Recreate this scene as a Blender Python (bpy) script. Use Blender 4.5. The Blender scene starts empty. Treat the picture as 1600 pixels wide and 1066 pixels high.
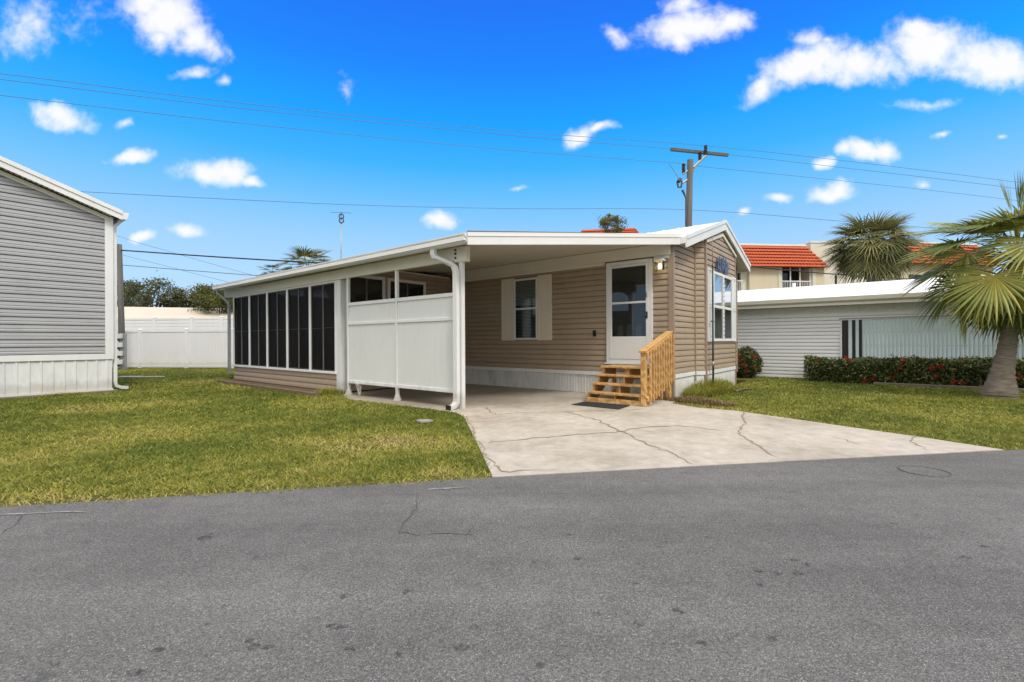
import bpy, bmesh, math, random
import numpy as np
from mathutils import Matrix, Vector, noise

random.seed(7)
rng = np.random.default_rng(7)
S = bpy.context.scene
C = S.collection
R = math.radians

# ------------------------------------------------------------------ camera
F_PX, CAM_H, ROLL = 730.0, 1.2, 0.0047
cd = bpy.data.cameras.new('camera')
cd.sensor_width = 36.0
cd.lens = F_PX / 1600.0 * 36.0
cd.clip_start = 0.05
cd.clip_end = 3000.0
cam = bpy.data.objects.new('camera', cd)
C.objects.link(cam)
cam.location = (0, 0, CAM_H)
cam.rotation_euler = (math.pi / 2, ROLL, 0)
S.camera = cam
_cr, _sr = math.cos(ROLL), math.sin(ROLL)


def ray(x, y):
    a, b = (x - 800) / F_PX, (533 - y) / F_PX
    return (a * _cr + b * _sr, 1.0, -a * _sr + b * _cr)


def at(x, y, D):
    """world point seen at photo pixel (x, y) and standing D metres ahead"""
    r = ray(x, y)
    return Vector((r[0] * D, D, CAM_H + r[2] * D))


def gnd(x, y, z=0.0):
    """surveyed ground point"""
    r = ray(x, y)
    k = (z - CAM_H) / r[2]
    return Vector((r[0] * k, k, z))


# ------------------------------------------------------------------ frames
class Frame:
    def __init__(s, x, y, deg):
        s.o = (x, y)
        s.a = R(deg)
        s.c, s.s = math.cos(s.a), math.sin(s.a)

    def __call__(s, t, w, z):
        return Vector((s.o[0] + t * s.c - w * s.s, s.o[1] + t * s.s + w * s.c, z))


H = Frame(3.25, 9.42, 140.885)      # home: t back along the house, s out from the side wall
G = Frame(-9.83, 11.48, 140.885)    # grey house on the left
N = Frame(7.97, 15.2, -39.115)      # white neighbour on the right: t along wall to the right, s inwards


# ------------------------------------------------------------------ mesh builder
WM = {}


def link(o, parent, world):
    C.objects.link(o)
    if parent is not None:
        o.parent = parent
        o.matrix_parent_inverse = Matrix.Identity(4)
        o.matrix_local = WM[parent].inverted() @ world
    else:
        o.matrix_world = world
    WM[o] = world


class MB:
    def __init__(s):
        s.v, s.f, s.m = [], [], []

    def face(s, pts, mi=0):
        b = len(s.v)
        s.v += [Vector(p) for p in pts]
        s.f.append(tuple(range(b, b + len(pts))))
        s.m.append(mi)

    def hexa(s, p, mi=0):
        """p: 4 bottom points then 4 top points"""
        b = len(s.v)
        s.v += [Vector(q) for q in p]
        for q in ((3, 2, 1, 0), (4, 5, 6, 7), (0, 1, 5, 4), (1, 2, 6, 5), (2, 3, 7, 6), (3, 0, 4, 7)):
            s.f.append(tuple(b + i for i in q))
            s.m.append(mi)

    def box(s, F, t0, t1, w0, w1, z0, z1, mi=0):
        s.hexa([F(t0, w0, z0), F(t1, w0, z0), F(t1, w1, z0), F(t0, w1, z0),
                F(t0, w0, z1), F(t1, w0, z1), F(t1, w1, z1), F(t0, w1, z1)], mi)

    def beam(s, p, q, w, h, up=(0, 0, 1), mi=0):
        p, q = Vector(p), Vector(q)
        d = (q - p).normalized()
        x = d.cross(Vector(up)).normalized()
        u = x.cross(d).normalized()
        x = x * w / 2
        u = u * h / 2
        s.hexa([p - x - u, p + x - u, q + x - u, q - x - u, p - x + u, p + x + u, q + x + u, q - x + u], mi)

    def prism(s, pts, ex, mi=0):
        n = len(pts)
        b = len(s.v)
        ex = Vector(ex)
        s.v += [Vector(p) for p in pts] + [Vector(p) + ex for p in pts]
        s.f.append(tuple(b + i for i in reversed(range(n))))
        s.f.append(tuple(b + n + i for i in range(n)))
        s.m += [mi, mi]
        for i in range(n):
            j = (i + 1) % n
            s.f.append((b + i, b + j, b + n + j, b + n + i))
            s.m.append(mi)

    def tube(s, pts, r, n=8, mi=0, cap=True):
        pts = [Vector(p) for p in pts]
        k = len(pts)
        rs = r if isinstance(r, (list, tuple)) else [r] * k
        b = len(s.v)
        ref = None
        for i, p in enumerate(pts):
            d = (pts[min(i + 1, k - 1)] - pts[max(i - 1, 0)]).normalized()
            if ref is None:
                ref = d.orthogonal().normalized()
            ref = (ref - d * ref.dot(d))
            if ref.length < 1e-6:
                ref = d.orthogonal()
            ref.normalize()
            y = d.cross(ref)
            for j in range(n):
                a = 2 * math.pi * j / n
                s.v.append(p + (ref * math.cos(a) + y * math.sin(a)) * rs[i])
        for i in range(k - 1):
            for j in range(n):
                j2 = (j + 1) % n
                s.f.append((b + i * n + j, b + i * n + j2, b + (i + 1) * n + j2, b + (i + 1) * n + j))
                s.m.append(mi)
        if cap:
            s.f.append(tuple(b + j for j in reversed(range(n))))
            s.f.append(tuple(b + (k - 1) * n + j for j in range(n)))
            s.m += [mi, mi]

    def sweep(s, pts, w, h, side, mi=0):
        """rectangular pipe along pts; side = vector of the w direction"""
        side = Vector(side).normalized()
        pts = [Vector(p) for p in pts]
        b = len(s.v)
        for i, p in enumerate(pts):
            d = (pts[min(i + 1, len(pts) - 1)] - pts[max(i - 1, 0)]).normalized()
            u = d.cross(side).normalized()
            for x, y in ((-1, -1), (1, -1), (1, 1), (-1, 1)):
                s.v.append(p + side * (x * w / 2) + u * (y * h / 2))
        for i in range(len(pts) - 1):
            for j in range(4):
                k = (j + 1) % 4
                s.f.append((b + i * 4 + j, b + i * 4 + k, b + i * 4 + 4 + k, b + i * 4 + 4 + j))
                s.m.append(mi)
        e = b + (len(pts) - 1) * 4
        s.f += [(b + 3, b + 2, b + 1, b), (e, e + 1, e + 2, e + 3)]
        s.m += [mi, mi]

    def build_each(s, name, mat, parent, bevel=0.0):
        """one object per loose piece"""
        grp = list(range(len(s.v)))

        def root(i):
            while grp[i] != i:
                grp[i] = grp[grp[i]]
                i = grp[i]
            return i
        for f in s.f:
            for k in f[1:]:
                grp[root(k)] = root(f[0])
        pieces = {}
        for f in s.f:
            pieces.setdefault(root(f[0]), []).append(f)
        out = []
        for fs_ in pieces.values():
            m = MB()
            for f in fs_:
                m.face([s.v[i] for i in f])
            # weld the shared corners again
            key, idx, vv = {}, [], []
            for p in m.v:
                k = (round(p.x, 6), round(p.y, 6), round(p.z, 6))
                if k not in key:
                    key[k] = len(vv)
                    vv.append(p)
                idx.append(key[k])
            m.f = [tuple(idx[i] for i in f) for f in m.f]
            m.v = vv
            out.append(m.build(name, mat, parent, bevel=bevel))
        return out

    def build(s, name, mat, parent=None, loc=None, rot=0.0, smooth=False, bevel=0.0, recalc=True):
        if parent is not None:
            W = WM[parent]
        else:
            W = Matrix.Translation(Vector(loc or (0, 0, 0))) @ Matrix.Rotation(rot, 4, 'Z')
        iv = W.inverted()
        me = bpy.data.meshes.new(name)
        me.from_pydata([tuple(iv @ p) for p in s.v], [], s.f)
        mats = mat if isinstance(mat, (list, tuple)) else [mat]
        for m in mats:
            me.materials.append(m)
        if len(mats) > 1:
            me.polygons.foreach_set('material_index', s.m)
        if recalc:
            bm = bmesh.new()
            bm.from_mesh(me)
            bmesh.ops.recalc_face_normals(bm, faces=bm.faces)
            bm.to_mesh(me)
            bm.free()
        if smooth:
            me.polygons.foreach_set('use_smooth', [True] * len(me.polygons))
        o = bpy.data.objects.new(name, me)
        link(o, parent, W)
        if bevel:
            md = o.modifiers.new('bevel', 'BEVEL')
            md.width = bevel
            md.segments = 2
            md.limit_method = 'ANGLE'
        return o


def tag(o, label=None, cat=None, group=None, kind=None):
    if label:
        o['label'] = label
    if cat:
        o['category'] = cat
    if group:
        o['group'] = group
    if kind:
        o['kind'] = kind
    return o


def thing(name, label, cat, loc, deg=0.0, group=None):
    o = bpy.data.objects.new(name, None)
    o.empty_display_size = 0.3
    W = Matrix.Translation(Vector(loc)) @ Matrix.Rotation(R(deg), 4, 'Z')
    link(o, None, W)
    return tag(o, label, cat, group)


def np_mesh(name, verts, faces_n, mat, parent=None, tint=None, loc=(0, 0, 0)):
    """verts (F, k, 3) array of separate k-gons"""
    nf, k = verts.shape[0], verts.shape[1]
    W = WM[parent] if parent is not None else Matrix.Translation(Vector(loc))
    iv = np.array(W.inverted())
    vv = verts.reshape(-1, 3) @ iv[:3, :3].T + iv[:3, 3]
    me = bpy.data.meshes.new(name)
    me.vertices.add(nf * k)
    me.vertices.foreach_set('co', vv.astype(np.float32).ravel())
    me.loops.add(nf * k)
    me.loops.foreach_set('vertex_index', np.arange(nf * k, dtype=np.int32))
    me.polygons.add(nf)
    me.polygons.foreach_set('loop_start', np.arange(0, nf * k, k, dtype=np.int32))
    me.update(calc_edges=True)
    if tint is not None:
        a = me.attributes.new('tint', 'FLOAT', 'FACE')
        a.data.foreach_set('value', tint.astype(np.float32))
    me.materials.append(mat)
    o = bpy.data.objects.new(name, me)
    link(o, parent, W)
    return o


# ------------------------------------------------------------------ materials
def newmat(name):
    m = bpy.data.materials.new(name)
    m.use_nodes = True
    nt = m.node_tree
    return m, nt, nt.nodes['Principled BSDF']


def nd(nt, typ, **kw):
    n = nt.nodes.new(typ)
    for k, v in kw.items():
        setattr(n, k, v)
    return n


def pos(nt, scale=(1, 1, 1)):
    g = nd(nt, 'ShaderNodeNewGeometry')
    if scale == (1, 1, 1):
        return g.outputs['Position']
    m = nd(nt, 'ShaderNodeMapping')
    m.inputs['Scale'].default_value = scale
    nt.links.new(g.outputs['Position'], m.inputs['Vector'])
    return m.outputs['Vector']


def noise_tex(nt, vec, scale, detail=4, rough=0.55):
    n = nd(nt, 'ShaderNodeTexNoise')
    n.inputs['Scale'].default_value = scale
    n.inputs['Detail'].default_value = detail
    n.inputs['Roughness'].default_value = rough
    nt.links.new(vec, n.inputs['Vector'])
    return n.outputs['Fac']


def ramp(nt, fac, stops):
    r = nd(nt, 'ShaderNodeValToRGB')
    e = r.color_ramp.elements
    while len(e) < len(stops):
        e.new(0.5)
    for el, (p, c) in zip(e, stops):
        el.position = p
        el.color = (c, c, c, 1) if isinstance(c, (int, float)) else (*c, 1)
    nt.links.new(fac, r.inputs['Fac'])
    return r.outputs['Color']


def mixc(nt, fac, a, b, mode='MIX'):
    m = nd(nt, 'ShaderNodeMix', data_type='RGBA', blend_type=mode)
    for val, i in ((fac, 0), (a, 6), (b, 7)):
        if isinstance(val, (int, float)):
            m.inputs[i].default_value = val
        elif isinstance(val, (tuple, list)):
            m.inputs[i].default_value = (*val, 1)
        else:
            nt.links.new(val, m.inputs[i])
    return m.outputs[2]


def bump(nt, b, h, strength=0.3, dist=0.01):
    n = nd(nt, 'ShaderNodeBump')
    n.inputs['Strength'].default_value = strength
    n.inputs['Distance'].default_value = dist
    nt.links.new(h, n.inputs['Height'])
    nt.links.new(n.outputs['Normal'], b.inputs['Normal'])


def paint(name, col, rough=0.5, var=0.12, scale=3.0, stretch=(1, 1, 1), dirt=None, dirt_amt=0.0, spec=0.4, fine=0.0, metal=0.0, splash=0.0):
    """painted or plain surface with uneven wear"""
    m, nt, b = newmat(name)
    p = pos(nt, stretch)
    n1 = noise_tex(nt, p, scale, 5, 0.6)
    lo = tuple(max(0, c * (1 - var)) for c in col)
    hi = tuple(min(1, c * (1 + var)) for c in col)
    c = ramp(nt, n1, [(0.3, lo), (0.7, hi)])
    if dirt:
        n2 = noise_tex(nt, pos(nt, (1, 1, 0.35)), 2.2, 8, 0.7)
        k = ramp(nt, n2, [(0.52, 0.0), (0.75, dirt_amt)])
        c = mixc(nt, k, c, dirt)
    if splash:      # mud splashed up from the ground
        sz = nd(nt, 'ShaderNodeSeparateXYZ')
        nt.links.new(pos(nt), sz.inputs[0])
        sn = noise_tex(nt, pos(nt, (1, 1, .5)), 6, 6, 0.7)
        sm_ = nd(nt, 'ShaderNodeMath', operation='MULTIPLY_ADD')
        nt.links.new(sn, sm_.inputs[0])
        sm_.inputs[1].default_value = -0.42
        nt.links.new(sz.outputs[2], sm_.inputs[2])
        c = mixc(nt, ramp(nt, sm_.outputs[0], [(0.0, splash * .75), (0.12, 0.0)]), c, (0.30, 0.25, 0.18))
    if fine:
        n3 = noise_tex(nt, pos(nt), 90, 3, 0.6)
        bump(nt, b, n3, fine, 0.004)
    nt.links.new(c, b.inputs['Base Color'])
    rr = ramp(nt, n1, [(0.3, max(0, rough - 0.08)), (0.7, min(1, rough + 0.08))])
    nt.links.new(rr, b.inputs['Roughness'])
    b.inputs['Specular IOR Level'].default_value = spec
    b.inputs['Metallic'].default_value = metal
    return m


def foliage(name, stops, trans=0.3, rough=0.5):
    m, nt, b = newmat(name)
    a = nd(nt, 'ShaderNodeAttribute', attribute_name='tint')
    c = ramp(nt, a.outputs['Fac'], stops)
    nt.links.new(c, b.inputs['Base Color'])
    b.inputs['Roughness'].default_value = rough
    b.inputs['Specular IOR Level'].default_value = 0.3
    t = nd(nt, 'ShaderNodeBsdfTranslucent')
    nt.links.new(c, t.inputs['Color'])
    mx = nd(nt, 'ShaderNodeMixShader')
    mx.inputs[0].default_value = trans
    nt.links.new(b.outputs[0], mx.inputs[1])
    nt.links.new(t.outputs[0], mx.inputs[2])
    nt.links.new(mx.outputs[0], nt.nodes['Material Output'].inputs['Surface'])
    return m


def glass_mat(name, col=(0.012, 0.013, 0.014), rough=0.03, spec=0.6):
    m, nt, b = newmat(name)
    b.inputs['Base Color'].default_value = (*col, 1)
    b.inputs['Roughness'].default_value = rough
    b.inputs['Specular IOR Level'].default_value = spec
    n = noise_tex(nt, pos(nt), 1.6, 2, 0.5)
    bump(nt, b, n, 0.05, 0.02)
    return m


def see_through(name, tint=(0.74, 0.76, 0.75), refl=0.02):
    """thin window pane: mostly clear with a mirror sheen"""
    m, nt, b = newmat(name)
    t = nd(nt, 'ShaderNodeBsdfTransparent')
    t.inputs['Color'].default_value = (*tint, 1)
    g = nd(nt, 'ShaderNodeBsdfGlossy')
    g.inputs['Roughness'].default_value = 0.02
    g.inputs['Color'].default_value = (0.9, 0.95, 1, 1)
    lw = nd(nt, 'ShaderNodeFresnel')
    lw.inputs['IOR'].default_value = 1.4
    ad = nd(nt, 'ShaderNodeMath', operation='ADD', use_clamp=True)
    nt.links.new(lw.outputs[0], ad.inputs[0])
    ad.inputs[1].default_value = refl
    mx = nd(nt, 'ShaderNodeMixShader')
    nt.links.new(ad.outputs[0], mx.inputs[0])
    nt.links.new(t.outputs[0], mx.inputs[1])
    nt.links.new(g.outputs[0], mx.inputs[2])
    nt.links.new(mx.outputs[0], nt.nodes['Material Output'].inputs['Surface'])
    nt.nodes.remove(b)
    return m


M = {}
M['tan'] = paint('tan_vinyl', (0.375, 0.288, 0.205), 0.5, 0.07, 1.3, (1, 1, 3), (0.2, 0.15, 0.11), 0.25, 0.35, 0.15)
M['tan_trim'] = paint('tan_trim', (0.33, 0.25, 0.185), 0.5, 0.08, 2.0, (1, 1, .4), (0.16, 0.12, 0.09), 0.4)
M['grey_vinyl'] = paint('grey_vinyl', (0.375, 0.378, 0.392), 0.5, 0.05, 1.2, (1, 1, 3), (0.24, 0.24, 0.245), 0.3, 0.35, 0.1)
M['white'] = paint('white_paint', (0.74, 0.745, 0.735), 0.42, 0.04, 2.0, (1, 1, 1), (0.5, 0.48, 0.43), 0.3, splash=0.5)
M['skirt'] = paint('grimy_skirting', (0.62, 0.62, 0.60), 0.55, 0.10, 7.0, (1, 1, .12), (0.27, 0.25, 0.21), 0.75)
M['white_dirty'] = paint('weathered_white', (0.70, 0.71, 0.70), 0.5, 0.07, 4.0, (1, 1, .25), (0.42, 0.39, 0.32), 0.4, splash=0.5)
M['white_roof'] = paint('white_roof', (0.80, 0.79, 0.77), 0.55, 0.04, 1.5, (1, 1, 1), (0.55, 0.52, 0.46), 0.2)
M['vinyl_fence'] = paint('white_vinyl', (0.76, 0.76, 0.765), 0.45, 0.03, 1.0, (1, 1, .3), (0.62, 0.61, 0.58), 0.25, splash=0.35)
M['panel'] = paint('panel_white', (0.71, 0.715, 0.70), 0.4, 0.03, 1.0, (1, 1, .3), (0.58, 0.57, 0.53), 0.3, splash=0.45)
M['cream'] = paint('cream_metal', (0.70, 0.67, 0.57), 0.45, 0.04, 1.5, (1, 1, 1), (0.5, 0.45, 0.34), 0.2)
M['shutter'] = paint('shutter_cream', (0.72, 0.65, 0.54), 0.5, 0.03, 3.0)
M['ceiling'] = paint('pan_ceiling', (0.60, 0.56, 0.48), 0.5, 0.04, 1.0)
M['screen'] = paint('black_screen', (0.013, 0.011, 0.011), 0.6, 0.45, 0.9, (1, 1, .5), None, 0, 0.10)
_sc = M['screen'].node_tree            # fine mesh: a little of the dim room shows through
_t = nd(_sc, 'ShaderNodeBsdfTransparent')
_m = nd(_sc, 'ShaderNodeMixShader')
_m.inputs[0].default_value = 0.16
_sc.links.new(_sc.nodes['Principled BSDF'].outputs[0], _m.inputs[1])
_sc.links.new(_t.outputs[0], _m.inputs[2])
_sc.links.new(_m.outputs[0], _sc.nodes['Material Output'].inputs['Surface'])
M['dark_frame'] = paint('dark_frame', (0.06, 0.06, 0.06), 0.5, 0.1)
M['bar_grey'] = paint('grey_bar', (0.13, 0.13, 0.13), 0.5, 0.1)
M['glass'] = glass_mat('dark_glass')
M['pane'] = see_through('window_pane')
M['pane_bright'] = see_through('sky_reflecting_pane', (0.6, 0.65, 0.66), 0.42)
M['interior'] = paint('dim_interior', (0.05, 0.05, 0.048), 0.8, 0.3, 2.0)
M['blind'] = paint('blind_slat', (0.85, 0.84, 0.80), 0.6, 0.05)
M['curtain'] = paint('curtain', (0.18, 0.18, 0.18), 0.8, 0.2, 4)
M['black'] = paint('black_plastic', (0.015, 0.015, 0.016), 0.45, 0.15)
M['mat'] = paint('rubber_mat', (0.022, 0.022, 0.023), 0.85, 0.3, 40, fine=0.4)
M['wire'] = paint('cable_black', (0.02, 0.02, 0.022), 0.6, 0.1)
M['wire_grey'] = paint('cable_grey', (0.11, 0.17, 0.25), 0.6, 0.1)
M['steel'] = paint('galvanised', (0.34, 0.35, 0.36), 0.45, 0.15, 6, metal=0.5)
M['pole_steel'] = paint('dark_steel', (0.05, 0.055, 0.06), 0.45, 0.15, 6)
M['pole_wood'] = paint('pole_wood', (0.12, 0.115, 0.105), 0.85, 0.3, 14, (1, 1, .05), (0.07, 0.06, 0.05), 0.6, 0.2, 0.3)
M['ceramic'] = paint('insulator', (0.07, 0.06, 0.06), 0.3, 0.1)
M['red_tile'] = paint('clay_tile', (0.43, 0.085, 0.032), 0.7, 0.16, 5, (1, 1, 1), (0.3, 0.05, 0.02), 0.4, 0.25)
M['stucco'] = paint('cream_stucco', (0.66, 0.57, 0.42), 0.9, 0.04, 1.0, (1, 1, .3), (0.5, 0.42, 0.3), 0.25, 0.2)
M['stucco_pale'] = paint('pale_stucco', (0.68, 0.64, 0.54), 0.9, 0.04, 1.0, (1, 1, .3), (0.5, 0.45, 0.36), 0.3, 0.2)
M['beige_roof'] = paint('beige_roof', (0.55, 0.48, 0.38), 0.8, 0.06, 1.0)
M['nb_wall'] = paint('white_clapboard', (0.74, 0.74, 0.725), 0.5, 0.03, 1.0, (1, 1, 3), (0.45, 0.44, 0.40), 0.15)
M['aqua'] = paint('frosted_panel', (0.53, 0.63, 0.64), 0.35, 0.06, 1.5, (1, 1, .2), (0.40, 0.46, 0.46), 0.3, 0.5)
M['brown_bark'] = paint('bark', (0.10, 0.075, 0.05), 0.9, 0.35, 10, (1, 1, .2), None, 0, 0.1, 0.5)
M['palm_bark'] = paint('palm_bark', (0.235, 0.195, 0.155), 0.9, 0.38, 11, (.5, .5, 2.6), (0.085, 0.062, 0.045), 0.8, 0.15, 0.9)
M['timber_old'] = paint('old_timber', (0.17, 0.125, 0.085), 0.9, 0.3, 12, (.4, .4, 1), None, 0, 0.1, 0.4)
M['soil'] = paint('mulch_soil', (0.115, 0.085, 0.055), 0.95, 0.4, 18, fine=0.9, spec=0.1)
M['blue_metal'] = paint('blue_painted_metal', (0.09, 0.12, 0.22), 0.4, 0.6, 14)
M['stone'] = paint('grey_stone', (0.27, 0.25, 0.21), 0.9, 0.15, 14, fine=0.5)
M['edging'] = paint('concrete_edging', (0.19, 0.155, 0.12), 0.9, 0.15, 9, fine=0.4)
M['iron'] = paint('cast_iron', (0.10, 0.098, 0.094), 0.6, 0.3, 30, fine=0.5)
M['rust'] = paint('weathered_brown', (0.2, 0.14, 0.1), 0.8, 0.2, 8)
M['red_flower'] = foliage('red_flower', [(0.0, (0.30, 0.008, 0.008)), (1.0, (0.62, 0.035, 0.02))], 0.2)
M['orange_leaf'] = foliage('orange_leaf', [(0.0, (0.20, 0.05, 0.015)), (1.0, (0.36, 0.12, 0.03))], 0.25)
M['leaf_hedge'] = foliage('hedge_leaf', [(0.0, (0.02, 0.033, 0.011)), (0.4, (0.07, 0.105, 0.03)), (0.75, (0.23, 0.26, 0.09)), (1.0, (0.36, 0.27, 0.10))], 0.2, 0.4)
M['leaf_oak'] = foliage('oak_leaf', [(0.0, (0.04, 0.05, 0.022)), (0.6, (0.115, 0.125, 0.05)), (1.0, (0.22, 0.215, 0.10))], 0.25)
M['leaf_light'] = foliage('light_leaf', [(0.0, (0.045, 0.06, 0.016)), (0.6, (0.11, 0.12, 0.025)), (1.0, (0.2, 0.18, 0.04))], 0.3)
M['leaf_fine'] = foliage('fine_leaf', [(0.0, (0.08, 0.085, 0.025)), (0.6, (0.18, 0.165, 0.045)), (1.0, (0.34, 0.27, 0.08))], 0.3)
M['palm_leaf'] = foliage('fan_palm_leaf', [(0.0, (0.07, 0.09, 0.022)), (0.4, (0.175, 0.215, 0.05)), (0.7, (0.34, 0.36, 0.095)), (1.0, (0.62, 0.52, 0.10))], 0.3, 0.42)
M['sabal_leaf'] = foliage('sabal_leaf', [(0.0, (0.055, 0.064, 0.024)), (0.6, (0.19, 0.195, 0.07)), (1.0, (0.42, 0.38, 0.16))], 0.25, 0.5)
M['dead_leaf'] = foliage('dead_frond', [(0.0, (0.20, 0.14, 0.07)), (1.0, (0.34, 0.25, 0.13))], 0.2)
M['grass'] = foliage('grass_blade', [(0.0, (0.115, 0.155, 0.02)), (0.35, (0.24, 0.255, 0.038)), (0.62, (0.40, 0.37, 0.07)), (0.82, (0.50, 0.41, 0.13)), (1.0, (0.56, 0.43, 0.22))], 0.3, 0.55)

# treated yellow pine with grain and knots
m, nt, b = newmat('yellow_pine')
g1 = noise_tex(nt, pos(nt, (1, 1, 1)), 5, 3)
w = nd(nt, 'ShaderNodeTexWave', wave_type='BANDS', bands_direction='DIAGONAL')
w.inputs['Scale'].default_value = 7
w.inputs['Distortion'].default_value = 9
w.inputs['Detail'].default_value = 3
nt.links.new(pos(nt, (1, 1, .5)), w.inputs['Vector'])
c = ramp(nt, w.outputs['Fac'], [(0.0, (0.42, 0.225, 0.075)), (0.6, (0.57, 0.34, 0.13)), (1.0, (0.63, 0.40, 0.17))])
c = mixc(nt, ramp(nt, g1, [(0.55, 0), (0.8, 0.5)]), c, (0.34, 0.16, 0.05))
nt.links.new(c, b.inputs['Base Color'])
b.inputs['Roughness'].default_value = 0.65
b.inputs['Specular IOR Level'].default_value = 0.25
M['pine'] = m

# asphalt: aggregate, worn patches, oil spots
m, nt, b = newmat('asphalt')
p = pos(nt)
v = nd(nt, 'ShaderNodeTexVoronoi')
v.inputs['Scale'].default_value = 250
nt.links.new(p, v.inputs['Vector'])
sep = nd(nt, 'ShaderNodeSeparateColor')
nt.links.new(v.outputs['Color'], sep.inputs[0])
fine = noise_tex(nt, p, 70, 6, 0.75)
mid = noise_tex(nt, p, 7, 6, 0.7)
big = noise_tex(nt, p, 0.55, 4, 0.6)
base = ramp(nt, big, [(0.3, (0.132, 0.127, 0.119)), (0.7, (0.188, 0.181, 0.170))])
stone = ramp(nt, sep.outputs[0], [(0.0, 0.5), (0.5, 0.93), (0.85, 1.15), (0.95, 1.4), (1.0, 2.2)])
c = mixc(nt, 1.0, base, stone, 'MULTIPLY')
c = mixc(nt, 1.0, c, ramp(nt, fine, [(0.3, 0.55), (0.7, 1.4)]), 'MULTIPLY')
c = mixc(nt, 1.0, c, ramp(nt, mid, [(0.3, 0.88), (0.7, 1.1)]), 'MULTIPLY')
lane = nd(nt, 'ShaderNodeMapping')
lane.inputs['Rotation'].default_value = (0, 0, R(-11))
lane.inputs['Scale'].default_value = (0.10, 1.0, 1)
nt.links.new(p, lane.inputs['Vector'])
ln_ = noise_tex(nt, lane.outputs['Vector'], 1.3, 5, 0.6)
c = mixc(nt, 1.0, c, ramp(nt, ln_, [(0.32, 0.80), (0.66, 1.18)]), 'MULTIPLY')
sp = noise_tex(nt, pos(nt, (1.5, 3.0, 1)), 1.7, 3, 0.62)
c = mixc(nt, ramp(nt, sp, [(0.665, 0.0), (0.74, 0.55)]), c, (0.06, 0.06, 0.062))
vs = nd(nt, 'ShaderNodeTexVoronoi')
vs.voronoi_dimensions = '2D'
vs.inputs['Scale'].default_value = 1.9
wv = nd(nt, 'ShaderNodeVectorMath', operation='MULTIPLY_ADD')
nw = nd(nt, 'ShaderNodeTexNoise')
nw.inputs['Scale'].default_value = 14
nt.links.new(p, nw.inputs['Vector'])
nt.links.new(nw.outputs['Color'], wv.inputs[0])
wv.inputs[1].default_value = (.09, .09, 0)
nt.links.new(p, wv.inputs[2])
nt.links.new(wv.outputs[0], vs.inputs['Vector'])
ss = nd(nt, 'ShaderNodeSeparateColor')
nt.links.new(vs.outputs['Color'], ss.inputs[0])
rad = nd(nt, 'ShaderNodeMath', operation='MULTIPLY_ADD')
nt.links.new(ss.outputs[1], rad.inputs[0])
rad.inputs[1].default_value = 0.42
rad.inputs[2].default_value = -0.27
df = nd(nt, 'ShaderNodeMath', operation='SUBTRACT')
nt.links.new(rad.outputs[0], df.inputs[0])
nt.links.new(vs.outputs['Distance'], df.inputs[1])
c = mixc(nt, ramp(nt, df.outputs[0], [(0.0, 0.0), (0.05, 0.10)]), c, (0.07, 0.068, 0.065))
nt.links.new(c, b.inputs['Base Color'])
b.inputs['Roughness'].default_value = 0.85
b.inputs['Specular IOR Level'].default_value = 0.25
hsum = nd(nt, 'ShaderNodeMath', operation='ADD')
nt.links.new(v.outputs['Distance'], hsum.inputs[0])
nt.links.new(fine, hsum.inputs[1])
bump(nt, b, hsum.outputs[0], 0.55, 0.006)
M['asphalt'] = m

# concrete slab: mottled, tyre-stained
m, nt, b = newmat('concrete')
p = pos(nt)
n1 = noise_tex(nt, p, 0.8, 6, 0.6)
n2 = noise_tex(nt, p, 6, 8, 0.7)
n3 = noise_tex(nt, p, 120, 3, 0.6)
c = ramp(nt, n1, [(0.3, (0.32, 0.275, 0.215)), (0.48, (0.435, 0.385, 0.315)), (0.72, (0.51, 0.46, 0.385))])
c = mixc(nt, 1.0, c, ramp(nt, n2, [(0.3, 0.76), (0.7, 1.12)]), 'MULTIPLY')
c = mixc(nt, 1.0, c, ramp(nt, n3, [(0.3, 0.9), (0.7, 1.07)]), 'MULTIPLY')
n4 = noise_tex(nt, pos(nt, (1.4, .7, 1)), 1.3, 5, 0.7)
c = mixc(nt, ramp(nt, n4, [(0.57, 0.0), (0.72, 0.45)]), c, (0.27, 0.215, 0.16))
dv = nd(nt, 'ShaderNodeVectorMath', operation='DISTANCE')   # carport shade painted into the slab colour, along with parking stain
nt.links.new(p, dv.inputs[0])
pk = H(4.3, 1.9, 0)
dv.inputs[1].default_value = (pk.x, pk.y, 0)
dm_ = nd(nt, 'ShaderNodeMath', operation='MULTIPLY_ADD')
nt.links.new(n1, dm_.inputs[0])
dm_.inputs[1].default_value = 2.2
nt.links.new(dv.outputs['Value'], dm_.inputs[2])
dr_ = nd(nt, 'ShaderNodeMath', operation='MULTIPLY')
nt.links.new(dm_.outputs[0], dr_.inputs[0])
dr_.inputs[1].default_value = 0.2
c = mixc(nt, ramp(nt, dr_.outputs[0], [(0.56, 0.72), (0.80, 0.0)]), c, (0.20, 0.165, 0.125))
nt.links.new(c, b.inputs['Base Color'])
b.inputs['Roughness'].default_value = 0.85
bump(nt, b, n3, 0.25, 0.004)
M['concrete'] = m
M['crack'] = paint('crack_dirt', (0.27, 0.215, 0.155), 0.95, 0.3, 20, spec=0.1)
M['tar_crack'] = paint('asphalt_crack', (0.09, 0.087, 0.083), 0.95, 0.3, 20, spec=0.1)
m, nt, b = newmat('oil_spot')
_n = noise_tex(nt, pos(nt), 38, 4, 0.7)
b.inputs['Base Color'].default_value = (0.035, 0.034, 0.033, 1)
b.inputs['Roughness'].default_value = 0.8
_t = nd(nt, 'ShaderNodeBsdfTransparent')
_m = nd(nt, 'ShaderNodeMixShader')
nt.links.new(ramp(nt, _n, [(0.40, 0.0), (0.62, 0.55)]), _m.inputs[0])
nt.links.new(_t.outputs[0], _m.inputs[1])
nt.links.new(b.outputs[0], _m.inputs[2])
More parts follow.
